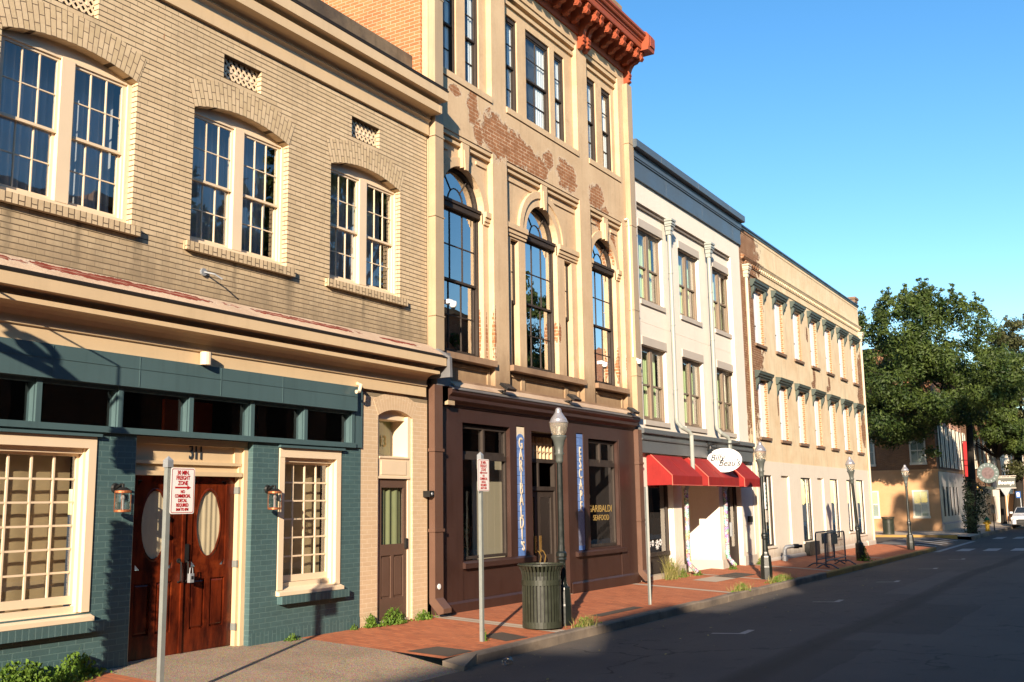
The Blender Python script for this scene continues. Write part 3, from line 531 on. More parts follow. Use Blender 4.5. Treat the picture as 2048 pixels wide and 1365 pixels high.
# narrow door bay, painted brick
mb = MB(); wall(mb, 12.27, 14.0, -2.2, 1.80, 10.002, 10.14, [(12.69, 13.59, -2.2, 1.42, .11, .10)], outer=False); nw = mb.build('painted_brick_wall', M['pbrick'], b1)
mb = MB(); archring(mb, 12.69, 13.59, 1.42, .11, 10.002, .27, .003); mb.build('arch_bricks', M['psold'], nw)
mb = MB(); mb.box(12.69, 12.75, 10.03, 10.40, -2.0, 1.44); mb.box(13.50, 13.59, 10.03, 10.40, -2.0, 1.44); mb.profy(arcpts(12.69, 13.59, 1.42, .11) + [(13.59, 1.38), (12.69, 1.38)], 10.10, 10.40)
mb.prof([(10.03, .455), (10.03, .74), (10.01, .76), (10.01, .785), (10.40, .83), (10.40, .455)], 12.75, 13.50); mb.box(12.72, 13.53, 10.012, 10.04, .44, .475); mb.box(12.8, 13.45, 10.022, 10.031, .50, .72)
ns = mb.build('door_surround', M['cream2'], b1); mb = MB(); pane(mb, 12.75, 13.50, .82, 1.40, 10.33); mb.build('transom_window', M['glassd'], ns); text('door_number', '313', .26, M['gold'], ns, (13.17, 10.32, 1.04), sx=.75, bold=.003)
drape('transom_blind', 13.14, 13.5, .8, 1.4, 10.38, M['greenc'], ns, .006, .2, 8); B(12.7, 13.6, 10.7, 10.75, .7, 1.5).build('dark_hall', M['dark'], ns)
mb = MB(); mb.box(12.75, 12.84, 10.05, 10.09, -1.72, .44); mb.box(13.41, 13.50, 10.05, 10.09, -1.72, .44); mb.box(12.84, 13.41, 10.05, 10.09, .30, .44); mb.box(12.84, 13.41, 10.05, 10.09, -.75, -.58); mb.box(12.84, 13.41, 10.05, 10.09, -1.72, -1.40); mb.box(13.09, 13.16, 10.05, 10.09, -1.40, -.75)
for p, q in ((12.84, 13.09), (13.16, 13.41)): mb.box(p, q, 10.07, 10.09, -1.40, -.75); mb.box(p + .035, q - .035, 10.058, 10.07, -1.365, -.785)
nd_ = mb.build('door', M['browndoor'], b1); mb = MB(); pane(mb, 12.83, 13.42, -.59, .31, 10.065); mb.build('door_glass', M['glassd'], nd_); drape('drape', 12.84, 13.41, -.6, .32, 10.11, M['greenc'], nd_, .012, .16, 5); B(13.44, 13.48, 10.01, 10.05, -.66, -.50).build('door_handle', M['black'], nd_)
B(12.75, 13.5, 10.02, 10.2, -1.80, -1.725).build('door_step', M['concrete'], b1)
# ------------------------------------------------------------------ building 2: tall stucco building with arched windows and a brown shopfront
PT = [(26.35, 7.12, .85, .62), (27.1, 7.05, .95, .50), (27.9, 6.95, .75, .42), (29.3, 7.12, .62, .50), (28.45, 7.25, .3, .3), (30.75, 7.02, .55, .42), (31.15, 6.6, .38, .42), (25.5, 7.45, .26, .46), (25.7, 6.98, .24, .34), (24.9, 7.55, .3, .16), (31.95, 6.0, .22, .6), (32.03, 3.2, .14, .6), (26.22, 3.2, .05, .6), (27.78, 4.35, .08, .3), (29.15, 3.6, .09, .3)]
M['stuc'] = stucco('worn_tan_stucco', (.59, .44, .28), (.51, .365, .225), patches=PT, bc=((.40, .19, .09), (.30, .13, .06), (.60, .47, .33)), streak=.38, stain=.38, gain=.85, grime=((2.25, 3.0, .75),))
M['stucs'] = stucco('tan_stucco_trim', (.59, .44, .28), (.52, .38, .235), streak=.3, stain=.28, grime=((2.2, 2.75, .75),))
M['sillst'] = stucco('sooty_sandstone', (.36, .24, .15), (.22, .14, .09), streak=.5, stain=.7)
M['obrick'] = brick('orange_brick', (.40, .16, .065), (.31, .115, .045), (.44, .33, .22), ms=.006, bs=.6, stain=.2, streak=.2)
M['rust'] = plain('rust_red_cornice', (.29, .062, .024), .55, .12, 4, .35, bmp=.2, dirt=.35)
M['brown'] = plain('brown_shop_paint', (.046, .022, .0165), .42, .18, 1.6, .4, bmp=.12, dirt=.35, streak=.35)
M['pipeb'] = plain('brown_pipe_paint', (.115, .062, .042), .45, .12, 3, .4, obj=True)
M['pipet'] = plain('tan_pipe_paint', (.40, .30, .19), .5, .12, 3, .4, streak=.25)
M['oldw'] = plain('weathered_dark_frame', (.040, .030, .024), .7, .35, 7, .3, dirt=.3, streak=.5)
M['tile'] = plain('blue_glazed_tile', (.115, .22, .50), .25, .35, 4.5, .5, bmp=.05)
M['tilew'] = plain('cream_glazed_tile', (.70, .60, .44), .3, .1, 5, .5)
M['tileg'] = plain('floral_tile', (.16, .18, .26), .35, .9, 22, .5)
M['brass'] = plain('brass', (.42, .26, .08), .3, .2, 9, .5, metal=.7, obj=True)
M['oak'] = plain('orange_oak', (.42, .17, .035), .4, .25, 9, .4, obj=True)
M['lead'] = plain('dull_lead_sheet', (.15, .15, .155), .5, .3, 5, .4, dirt=.4)
b2 = root('tall_stucco_building', 'tall tan stucco building with three arched windows, exposed brick patches and a rust red cornice', 'building', (18.4, 10.0, -1.8))
mb = MB(); F = 10.12
TH = [(14.65, 15.13), (15.43, 15.92), (16.95, 17.40), (17.76, 18.81), (19.03, 19.50), (20.60, 21.10), (21.42, 21.95)]
AW = [(14.56, 16.0, .70), (17.60, 18.97, .67), (20.59, 21.93, .65)]; SP = 5.50
NARW = [(17.02, 17.33), (19.30, 19.63)]
holes = [(a, b, 7.88, 9.98, 0, .22) for a, b in TH] + [(a, b, 2.66, SP, r, .2) for a, b, r in AW] + [(a, b, 2.66, 5.24, 0, .22) for a, b in NARW]
wall(mb, 14.04, 22.7, 1.75, 11.2, F, 22.0, holes); fw = mb.build('stucco_wall', M['stuc'], b2)
PIL = [(14.04, 14.42), (16.19, 16.72), (19.88, 20.40), (22.12, 22.71)]
mb = MB()
for a, b in PIL: mb.box(a, b, 10.0, F + .01, 2.18, 6.735); mb.box(a, b, 10.0, F + .01, 7.72, 10.44)
mb.box(14.04, 22.71, 10.0, F + .01, 6.735, 7.72); mb.box(14.04, 22.71, 10.0, F + .01, 10.44, 11.25); mb.build('pilasters', M['stuc'], b2)
BAY = [(14.42, 16.19), (16.72, 19.88), (20.40, 22.12)]
mb = MB()
for a, b in BAY:
    for z0, z1, y in ((6.655, 6.735, 10.02), (6.56, 6.615, 10.055), (10.33, 10.44, 10.03), (10.17, 10.25, 10.07)): B(a, b, y, F + .005, z0, z1).build('moulding', M['stucs'], b2)
mb = MB()                                                        # impost blocks and arch surrounds
for a, b, r in AW:
    archring(mb, a, b, SP, r, F, .17, .035, 22); archring(mb, a - .17, b + .17, SP, r + .17, F, .14, .065, 22) if 17 < a < 18 else None
    for sx in ((a - .26, a + .0), (b, b + .26)) if r < .64 or a < 15 else (): pass
blocks = [(16.0, 16.19), (14.42, 14.56), (16.72, 17.60), (18.97, 19.88), (20.40, 20.59), (21.93, 22.12)]
for a, b in blocks:
    for z0, z1, t in ((5.28, 5.34, .03), (5.34, 5.42, .055), (5.42, 5.525, .085)): mb.box(a, b, F - t, F + .02, z0, z1)
mb.build('arch_surround', M['stucs'], b2)
for a, b, r in AW:
    c = (a + b) / 2; mb = MB(); mb.profy([(c - .085, SP + r - .03), (c + .085, SP + r - .03), (c + .12, 6.64), (c - .12, 6.64)], F - .10, F + .01); mb.profy([(c - .05, SP + r - .07), (c + .05, SP + r - .07), (c + .08, 6.50), (c - .08, 6.50)], F - .125, F - .09); mb.build('keystone', M['stucs'], b2)
mb = MB()
for (a, b) in BAY:
    for (xa, xb) in ((a + .1, AW[BAY.index((a, b))][0] + .25), (AW[BAY.index((a, b))][1] - .25, b - .1)): B(xa, xb, F - .03, F + .01, 6.40, 6.46).build('panel_moulding', M['stucs'], b2)
mb = MB()
for a, b in BAY: mb.box(a + .01, b - .01, 9.975, 10.25, 7.74, 7.86)
mb.build('window_sill', M['stucs'], b2)
mb = MB()
for a, b in BAY: mb.box(a + .04, b - .02, 9.93, 10.30, 2.545, 2.655)
mb.box(14.3, 22.71, 9.985, F + .01, 2.06, 2.19); mb.build('stone_sill', M['sillst'], b2)
mb = MB()                                                        # sunk panels under the sills, shown as raised margins
for a, b in BAY:
    n = 3 if b - a > 2 else 1; ed = [a + .05 + (b - a - .1) * k for k in ((0, .2, .8, 1) if n == 3 else (0, 1))]
    for i in range(n): mb.box(ed[i] + .04, ed[i + 1] - .04, F - .03, F, 2.45, 2.50); mb.box(ed[i] + .0, ed[i] + .07, F - .03, F, 2.19, 2.50); mb.box(ed[i + 1] - .07, ed[i + 1], F - .03, F, 2.19, 2.50)
mb.build('sunk_panel', M['stucs'], b2)
B(13.99, 14.04, 10.12, 22, 2.7, 11.2).build('side_wall', M['obrick'], b2)
# windows, third floor
for i, (a, b) in enumerate(TH):
    mb = MB(); y = 10.155; mb.box(a, a + .05, y, y + .10, 7.88, 9.98); mb.box(b - .05, b, y, y + .10, 7.88, 9.98); mb.box(a + .05, b - .05, y, y + .10, 9.88, 9.98); mb.box(a + .05, b - .05, y, y + .10, 7.88, 7.92)
    w = mb.build('window', M['oldw'], b2); dhung(w, a + .05, b - .05, 7.92, 9.88, y + .02, 2 if b - a > .8 else 1, 2, 2, M['oldw'], M.setdefault('glassu', glass('upper_glass', gain=1.5)), .035, .02, 8.92, name='sash')
    mb = MB(); z = 7.95
    while z < 9.85: mb.prof([(10.255, z), (10.285, z + .022), (10.285, z + .025), (10.255, z + .003)], a + .06, b - .06); z += .034
    mb.build('slat_blind', M['white'], w); drape('side_curtain', a + (b - a) * .55, b - .02, 7.9, 9.9, 10.24, M['white'], w, .006, .09, i)
# arched windows
for i, (a, b, r) in enumerate(AW):
    y = 10.225; c = (a + b) / 2; mb = MB(); fw_ = .055
    mb.box(a, a + fw_, y, y + .10, 2.66, SP); mb.box(b - fw_, b, y, y + .10, 2.66, SP); mb.box(a + fw_, b - fw_, y, y + .10, 2.66, 2.75)
    mb.box(a + .02, b - .02, y - .06, y + .10, SP - .12, SP + .03); mb.box(a + .01, b - .01, y - .085, y + .05, SP - .02, SP + .035)
    A = arcpts(a, b, SP, r, 20); I = arcpts(a + fw_, b - fw_, SP, r - fw_, 20)
    for k in range(20): mb.idx([(A[k][0], y, A[k][1]), (A[k + 1][0], y, A[k + 1][1]), (I[k + 1][0], y, I[k + 1][1]), (I[k][0], y, I[k][1]), (A[k][0], y + .1, A[k][1]), (A[k + 1][0], y + .1, A[k + 1][1]), (I[k + 1][0], y + .1, I[k + 1][1]), (I[k][0], y + .1, I[k][1])], [(0, 3, 2, 1), (0, 1, 5, 4), (2, 3, 7, 6)])
    w = mb.build('arched_window', M['oldw'], b2)
    s = MB(); sash(s, a + fw_, b - fw_, 4.04, SP - .12, y + .02, 3, 2, .04, .022); sash(s, a + fw_, b - fw_, 2.75, 4.09, y + .055, 3, 2, .04, .022)
    q = (b - a) * .17; P = [(c + q * math.cos(math.pi * k / 12), y + .04, SP + .05 + q * 1.1 * math.sin(math.pi * k / 12)) for k in range(13)]; s.tube(P, .012, 6)
    for ang in (55, 125): s.tube([(c + q * math.cos(R(ang)), y + .04, SP + .05 + q * math.sin(R(ang))), (c + (r - fw_) * math.cos(R(ang)), y + .04, SP + (r - fw_) * math.sin(R(ang)))], .012, 6)
    s.build('sash', M['oldw'], w)
    g = MB(); pane(g, a + fw_, b - fw_, 4.06, SP - .12, y + .037); pane(g, a + fw_, b - fw_, 2.76, 4.06, y + .073); g.face([(x, y + .045, z) for x, z in I]); g.build('window_glass', M['glassb'], w)
B(14.2, 22.5, 11.2, 11.25, 2.6, 6.6).build('room_wall', M['dark'], b2); B(14.2, 22.5, 10.9, 10.95, 7.8, 10.2).build('room_wall', M['dark'], b2); B(22.3, 22.4, 10.5, 11.2, 2.6, 6.6).build('room_wall', M['dark'], b2)
for a, b in NARW:
    w = dhung(b2, a, b, 2.66, 5.24, 10.21, 1, 2, 2, M['oldw'], M['glassb'], .06, .02, 3.98)
# cornice
PR = [(10.0, 10.68), (9.955, 10.68), (9.955, 10.86), (9.92, 10.89), (9.92, 11.12), (9.89, 11.17), (9.45, 11.18), (9.44, 11.20), (9.44, 11.33), (9.42, 11.34), (9.41, 11.38), (9.37, 11.40), (9.35, 11.43), (9.35, 11.46), (9.31, 11.50), (9.31, 11.56), (9.99, 11.66)]
mb = MB().prof(PR, 13.9, 22.72); co = mb.build('cornice', M['rust'], b2)
mb = MB().prof([(9.27, 11.14), (9.24, 11.3), (9.24, 11.5), (9.30, 11.60), (9.50, 11.68), (9.9, 11.7), (9.95, 11.14)], 22.42, 22.80); mb.box(22.49, 22.73, 9.225, 9.25, 11.24, 11.47); mb.build('end_block', M['rust'], co)
def bracket(x, w, big):
    mb = MB(); P = [(9.92, 11.17), (9.47, 11.17), (9.46, 11.12), (9.50, 11.06), (9.47, 10.98), (9.52, 10.92), (9.60, 10.95), (9.65, 10.90), (9.74, 10.88), (9.79, 10.82), (9.92, 10.80)]
    if big: P = P[:-2] + [(9.80, 10.80), (9.84, 10.70), (9.82, 10.62), (9.87, 10.55), (9.85, 10.47), (9.93, 10.36), (9.998, 10.36), (9.998, 11.17)]
    mb.prof(P, x - w / 2, x + w / 2); mb.lathe((x, 9.56, 11.02), [(.055, -w / 2 - .012), (.055, w / 2 + .012)], 12, 'x'); mb.lathe((x, 9.72, 10.95), [(.035, -w / 2 - .010), (.035, w / 2 + .010)], 10, 'x')
    for z in (11.10, 11.14): mb.box(x - w / 2 - .012, x + w / 2 + .012, 9.49, 9.9, z, z + .018)
    if big:
        for z in (10.46, 10.56, 10.66): mb.lathe((x, 9.86, z), [(.035, -w / 2 + .01), (.035, w / 2 - .01)], 8, 'x')
    return mb.build('bracket', M['rust'], co)
bb = bracket(20.02, .13, True)
for x in (20.27, 16.32, 16.58, 22.56, 14.2): shift(bb, x - 20.02)
sb = bracket(17.0, .13, False); X = [14.55, 14.98, 15.42, 15.86] + [16.98 + .432 * k for k in range(1, 7)] + [20.70 + .40 * k for k in range(5)]
for x in X: shift(sb, x - 17.0)
ch = root('stone_chimney', 'small stone chimney above the right end of the rust red cornice', 'chimney', (23.2, 10.6, 11.2)); mb = MB(); mb.box(22.65, 23.35, 10.45, 11.2, 11.0, 12.82); mb.box(22.58, 23.42, 10.38, 11.27, 12.82, 13.0); mb.box(22.65, 23.35, 10.45, 11.2, 13.0, 13.06); mb.build('chimney_stack', M['sillst'], ch)
# downpipes of building 2
mb = MB(); mb.box(14.05, 14.30, 9.85, 9.995, 2.62, 7.4); mb.box(14.05, 14.30, 9.85, 9.995, 7.4, 11.0)
for z in (3.2, 4.95, 6.4, 9.0): mb.box(14.03, 14.32, 9.84, 9.998, z, z + .02)
mb.build('downpipe', M['pipet'], b2)
mb = MB(); mb.box(22.38, 22.66, 9.86, 9.995, 1.98, 10.36)
for z in (3.0, 4.6, 6.7, 8.8): mb.box(22.36, 22.68, 9.85, 9.998, z, z + .025)
mb.build('downpipe', M['pipet'], b2)
mb = MB(); P = [(22.22, 9.975, 6.82), (22.28, 9.94, 6.86), (22.34, 9.93, 6.84), (22.36, 9.93, 6.7), (22.36, 9.93, 3.45)]; mb.tube(P, .014, 6); mb.build('conduit', M['white'], b2)
# --- brown shopfront
sh = root('brown_shopfront', 'dark brown shopfront with blue tiled lettering panels, at the foot of the stucco building', 'shopfront', (18.4, 10.0, -1.8))
OP = [(15.04, 16.66, -.95, 1.45, 0, .14), (16.90, 17.22, -.96, 1.50, 0, .03), (17.48, 18.97, -2.3, 1.43, 0, .30), (19.39, 19.72, -.97, 1.49, 0, .03), (19.95, 21.43, -.93, 1.40, 0, .14)]
mb = MB(); wall(mb, 14.26, 22.5, -2.3, 1.80, 9.985, 10.11, OP, outer=True); sw_ = mb.build('shop_wall', M['brown'], sh)
mb = MB(); mb.prof([(9.984, 1.70), (9.96, 1.70), (9.945, 1.74), (9.93, 1.76), (9.86, 1.79), (9.84, 1.80), (9.84, 1.86), (9.83, 1.87), (9.80, 1.89), (9.77, 1.92), (9.77, 1.965), (9.76, 1.975), (9.984, 2.08)], 14.42, 22.30)
mb.box(14.26, 15.02, 9.97, 9.984, -2.1, 1.44); mb.box(21.47, 22.32, 9.97, 9.984, -2.1, 1.44)
mb.prof([(9.968, -2.3), (9.95, -2.3), (9.95, -1.64), (9.968, -1.60)], 14.30, 17.44); mb.prof([(9.968, -2.3), (9.95, -2.3), (9.95, -1.62), (9.968, -1.58)], 19.02, 22.32); mb.build('cornice', M['brown'], sw_)
mb = MB(); mb.prof([(9.752, 1.968), (9.75, 1.985), (9.985, 2.10), (9.985, 2.085)], 14.42, 22.32); mb.build('metal_edge', M['lead'], sw_)
mb = MB(); mb.prof([(9.83, 2.036), (9.985, 2.108), (9.985, 2.15), (9.84, 2.065)], 14.6, 22.2); mb.build('flashing', M['flash'], sw_)
mb = MB(); mb.prof([(9.91, -1.07), (9.91, -.985), (9.93, -.975), (10.0, -.95), (10.0, -1.07)], 15.0, 17.46); mb.build('shop_sill', M['brown'], sw_); mb = MB(); mb.prof([(9.91, -1.08), (9.91, -1.0), (9.93, -.99), (10.0, -.965), (10.0, -1.08)], 19.24, 21.62); mb.build('shop_sill', M['brown'], sw_)
B(14.42, 14.62, 9.86, 9.984, 1.71, 2.0).build('cornice_stop', M['pipet'], sw_)
def shopglaze(a, b, z0, z1, zt):
    mb = MB(); y = 10.07; mb.box(a, a + .05, y, y + .08, z0, z1); mb.box(b - .05, b, y, y + .08, z0, z1); mb.box(a + .05, b - .05, y, y + .08, z1 - .06, z1); mb.box(a + .05, b - .05, y, y + .08, z0, z0 + .05); mb.box(a + .05, b - .05, y - .02, y + .08, zt - .05, zt + .04)
    c = (a + b) / 2; mb.box(c - .03, c + .03, y - .01, y + .08, zt + .04, z1 - .06); mb.box(a + .05, b - .05, y + .02, y + .08, zt + .04, zt + .10)
    f = mb.build('shop_window', M['oldw'], sh); g = MB(); pane(g, a + .04, b - .04, z0 + .04, zt, y + .04); g.build('shop_pane', M['glassd'], f); g = MB(); pane(g, a + .04, b - .04, zt + .04, z1 - .05, y + .04); g.build('transom_pane', M['glassd'], f); return f
fl = shopglaze(15.04, 16.66, -.93, 1.42, .86); fr_ = shopglaze(19.95, 21.43, -.92, 1.38, .86)
M['board'] = plain('pale_board', (.52, .46, .32), .8, .06, 1.5); mb = MB(); x = 16.15
while x < 17.4: mb.box(x, x + .245, 10.50, 10.52, -1.0, .84); x += .25
mb.build('window_back_board', M['board'], fl)
B(14.4, 22.4, 12.6, 12.7, -2.2, 1.75).build('room_wall', M['dark'], sh); B(14.4, 22.4, 10.2, 12.6, 1.6, 1.64).build('room_ceiling', M['dark'], sh); B(14.4, 22.4, 10.5, 12.6, -1.9, -1.87).build('room_floor', M['dark'], sh); B(22.0, 22.1, 10.12, 12.6, -2, 1.6).build('room_wall', M['dark'], sh)
for (xa, s1, s2, l1) in ((17.06, 'GARIBALDI', "'S", 1), (19.555, 'ESCAPE', '', 0)):
    mb = MB(); z = -.96
    while z < 1.44:
        zz = min(z + .165, 1.47); mb.box(xa - .155, xa + .155, 10.0, 10.014, z + .003, zz); z += .168
    p = mb.build('tile_panel', M['tile'], sh)
    if l1:
        B(xa - .156, xa + .156, 9.997, 10.013, 1.24, 1.48).build('top_tile', M['tilew'], p); mb = MB(); mb.profy([(xa + .15 * math.cos(math.pi * k / 14), 1.22 + .13 * math.sin(math.pi * k / 14)) for k in range(15)], 9.992, 9.999); mb.build('tile_arch', M['tile'], p)
    else: B(xa - .156, xa + .156, 9.997, 10.013, -.86, -.15).build('floral_tile', M['tileg'], p)
    n = len(s1); z0 = 1.16 if l1 else 1.08; st = (1.72 if l1 else 1.14) / (n - 1)
    for k, ch_ in enumerate(s1): text('letter', ch_, .30, M['tilew'], p, (xa, 9.985, z0 - st * k), sx=.68, ext=.004, bold=.004)
    if s2: text('letter', s2, .24, M['tilew'], p, (xa + .03, 9.985, -.78), sx=.8, ext=.004, bold=.004)
# entrance doors
mb = MB(); y = 10.26; mb.box(17.48, 17.55, y, y + .1, -2.0, 1.43); mb.box(18.90, 18.97, y, y + .1, -2.0, 1.43); mb.box(17.55, 18.90, y, y + .1, 1.36, 1.43); mb.box(17.55, 18.90, y, y + .1, .84, .92); mb.box(17.55, 18.90, y, y + .1, .28, .36); mb.box(18.19, 18.25, y, y + .09, .36, .84); mb.box(17.85, 17.9, y, y + .08, .36, .84)
de = mb.build('door_surround', M['oldw'], sh)
mb = MB()
for i in range(9): x = 17.62 + i * .155; mb.box(x, x + .018, y + .03, y + .16, .92, 1.36)
for z in (1.06, 1.21): mb.box(17.56, 18.89, y + .03, y + .045, z, z + .016)
mb.build('transom_grille', M['cream'], de); B(17.56, 18.89, y + .2, y + .21, .92, 1.36).build('transom_back', M['ovalc'], de)
for (a, b, hx) in ((17.56, 18.215, 18.13), (18.235, 18.89, 18.32)):
    mb = MB(); y = 10.30; mb.box(a, a + .10, y, y + .04, -1.83, .27); mb.box(b - .10, b, y, y + .04, -1.83, .27); mb.box(a + .1, b - .1, y, y + .04, .15, .27); mb.box(a + .1, b - .1, y, y + .04, -1.83, -1.0); d = mb.build('door', M['oldw'], sh)
    g = MB(); pane(g, a + .09, b - .09, -1.0, .16, y + .02); g.build('door_glass', M['glassd'], d); B(hx - .035, hx + .035, y - .012, y, -.95, -.62).build('push_plate', M['brass'], d)
    h = MB(); h.tube([(hx, y - .01, -.90), (hx, y - .07, -.93), (hx + .03, y - .10, -1.02), (hx - .02, y - .10, -1.14), (hx - .05, y - .09, -1.26), (hx - .06, y - .06, -1.34), (hx - .02, y - .05, -1.36)], .012, 6); h.build('door_handle', M['brass'], d)
B(17.45, 18.99, 9.95, 10.35, -1.95, -1.80).build('door_step', M['concrete'], sh)
text('glass_lettering', 'GARIBALDI', .215, M['gold'], fr_, (20.70, 10.105, -.115), sx=1.12, ext=.001); text('glass_lettering', 'SEAFOOD', .17, M['gold'], fr_, (20.74, 10.105, -.31), sx=1.05, ext=.001)
np_ = root('newel_post', 'orange oak post topped by a brass ball, standing inside the right shop window', 'post', (20.72, 10.5, -1.87)); MB().lathe((20.72, 10.5, 0), [(.09, -1.87), (.09, -.35), (.07, -.33), (.05, -.2), (.06, -.1), (.085, -.08), (.085, -.04), (.04, -.02), (.03, .04)], 14).build('post_shaft', M['oak'], np_); s = MB(); s.smooth = True; s.lathe((20.72, 10.5, .16), [(.13 * math.sin(math.pi * k / 10) + .001, -.13 * math.cos(math.pi * k / 10)) for k in range(11)], 18); s.build('ball_finial', M['brass'], np_)
# brown downpipes at both ends
for (x0, x1, zt) in ((14.02, 14.255, 2.02), (22.34, 22.56, 1.72)):
    zb = swz(x0, 9.9); mb = MB(); mb.box(x0, x1, 9.86, 9.98, zb + .30, zt); mb.prof([(9.86, zb + .30), (9.98, zb + .30), (9.98, zb + .22), (9.80, zb + .04), (9.70, zb + .07), (9.70, zb + .14)], x0 + .003, x1 - .003)
    for z in (-.42, .9): mb.box(x0 - .02, x1 + .03, 9.845, 9.985, z, z + .05)
    mb.build('downpipe', M['pipeb'], sh)
mb = MB(); mb.prof([(9.55, 2.12), (9.56, 2.46), (9.80, 2.62), (9.99, 2.62), (9.99, 2.12)], 14.03, 14.10); mb.prof([(9.86, 2.02), (9.86, 2.60), (9.99, 2.60), (9.99, 2.02)], 14.10, 14.5); mb.build('gutter_box', M['lead'], sh)
MB().lathe((14.12, 9.855, -1.30), [(.045, 0), (.045, -.01), (.02, -.012)], 14, 'y').build('survey_disc', M['white'], sh)

# ------------------------------------------------------------------ building 3: white stucco building, grey metal cornices, red awnings
M['w3'] = stucco('white_stucco', (.78, .71, .61), (.75, .68, .58), streak=.14, stain=.14, grime=((-1.75, -1.2, .45),))
M['w3t'] = plain('grey_stone_trim', (.47, .42, .36), .8, .08, 2.5, .25, bmp=.25)
M['slate'] = plain('slate_grey_metal', (.070, .092, .115), .38, .10, 1.3, .45, bmp=.03, streak=.15)
M['slate2'] = plain('dark_grey_metal', (.105, .115, .122), .45, .12, 2.0, .4, bmp=.05, streak=.25)
M['taupe'] = plain('taupe_frame', (.20, .15, .105), .5, .08, 3, .35)
M['gpipe'] = plain('grey_green_pipe', (.30, .32, .29), .45, .08, 4, .4, streak=.15)
M['pipec'] = plain('cream_pipe', (.52, .44, .33), .5, .08, 4, .4, streak=.15)
M['gcurt'] = plain('pale_green_curtain', (.55, .60, .34), .9, .12, 2.2, .1)
M['red'] = plain('red_canvas', (.27, .020, .018), .75, .22, 2.6, .2, bmp=.25, dirt=.25, streak=.2)
M['redseam'] = plain('red_seam', (.17, .014, .012), .8); M['redpipe'] = plain('pink_piping', (.60, .16, .11), .7, .05, 4)
M['stick'], t, b = base('sticker_collage', .5, .4); pos = nd(t, 'ShaderNodeNewGeometry').outputs['Position']; v = nd(t, 'ShaderNodeTexVoronoi', None, {'Vector': pos, 'Scale': 11.0}); v2 = nd(t, 'ShaderNodeTexVoronoi', None, {'Vector': pos, 'Scale': 38.0})
col = mix(t, .45, v.outputs[1], (.62, .60, .56)); col = mix(t, mth(t, 'MULTIPLY', mth(t, 'GREATER_THAN', v2.outputs[0], .52), .75), col, (.03, .03, .035)); t.links.new(col, b.inputs['Base Color'])
b3 = root('white_stucco_building', 'white three storey stucco building with slate grey metal cornice and red awnings', 'building', (26.8, 10.0, -1.85))
XO = [(23.28, 24.85), (25.99, 27.57), (28.70, 30.30)]; G3 = 10.10
mb = MB(); h = [(a, b, 5.05, 6.93, 0, .15) for a, b in XO] + [(a, b, 2.02, 3.90, 0, .15) for a, b in XO]
wall(mb, 22.74, 31.02, 1.2, 8.5, G3, 20.0, h)
mb.box(22.74, 23.03, 10.0, G3 + .01, 1.2, 8.5); mb.box(30.15, 31.02, 10.0, G3 + .01, 1.2, 8.5); mb.box(23.03, 30.15, 10.0, G3 + .01, 7.50, 8.5); mb.box(23.03, 30.15, 10.096, G3 + .001, 4.476, 4.486)
w3w = mb.build('stucco_wall', M['w3'], b3)
B(23.03, 30.15, 10.045, 10.098, 7.40, 7.45).build('soffit_strip', M['taupe'], w3w)
mb = MB().prof([(10.0, 8.06), (9.93, 8.06), (9.93, 8.53), (9.90, 8.535), (9.90, 8.56), (9.88, 8.58), (9.88, 8.76), (9.78, 8.765), (9.75, 8.78), (9.75, 8.965), (9.76, 8.975), (10.4, 9.0)], 22.62, 31.04)
for i, x in enumerate((24.2, 26.9, 29.6)): mb.box(x, x + .012, 9.747, 9.76, 8.785, 8.96); mb.box(x + .7, x + .712, 9.927, 9.94, 8.07, 8.52)
mb.build('metal_cornice', M['slate'], b3)
lin = B(XO[0][0] - .005, XO[0][1] + .005, G3 - .03, G3 + .05, 6.93, 7.14).build('window_lintel', M['w3t'], w3w); sil = B(XO[0][0] - .005, XO[0][1] + .01, G3 - .045, G3 + .15, 4.93, 5.05).build('window_sill', M['w3t'], w3w)
for k, (a, b) in enumerate(XO):
    for dz in (0, -3.03):
        if k or dz: shift(lin, a - XO[0][0], 0, dz); shift(sil, a - XO[0][0], 0, dz)
a, b = XO[0]; y = G3 + .10; z0, z1 = 5.05, 6.93
mb = MB(); mb.box(a, a + .08, y, y + .1, z0, z1); mb.box(b - .08, b, y, y + .1, z0, z1); mb.box(a + .08, b - .08, y, y + .1, z1 - .08, z1); mb.box(a + .08, b - .08, y, y + .1, z0, z0 + .07); c = (a + b) / 2; mb.box(c - .07, c + .07, y - .01, y + .1, z0 + .07, z1 - .08)
w = mb.build('window', M['taupe'], b3)
for p, q in ((a + .08, c - .07), (c + .07, b - .08)): dhung(w, p, q, z0 + .07, z1 - .08, y + .015, 1, 1, 1, M['taupe'], M['glassb2'] if 'glassb2' in M else M.setdefault('glassb2', glass('teal_tinted_glass', (.82, .92, .88), 1.9, .2)), .04, .02, 5.96, name='sash')
for k, (p, q, s_) in enumerate(((a + .05, a + .42, 1), (c - .22, c + .22, 2), (b - .40, b - .05, 3))): drape('curtain', p, q, z0, z1, y + .22, M['gcurt'], w, .02, .12, s_)
for k, (p, q) in enumerate(XO):
    for dz in (0, -3.03):
        if k or dz: shift(w, p - a, 0, dz)
M['roomw'] = plain('dim_room_wall', (.06, .055, .045), .9, .1, 1); B(22.9, 30.8, 11.4, 11.5, 1.5, 8).build('room_wall', M['roomw'], b3); B(30.6, 30.7, 10.3, 11.4, 1.5, 8).build('room_wall', M['roomw'], b3)
mb = MB().prof([(10.0, 1.19), (9.87, 1.19), (9.87, 1.485), (9.84, 1.49), (9.83, 1.52), (9.86, 1.53), (9.86, 1.64), (9.80, 1.645), (9.79, 1.66), (9.79, 1.755), (10.0, 1.80)], 22.55, 30.99); mb.build('metal_band', M['slate2'], b3)
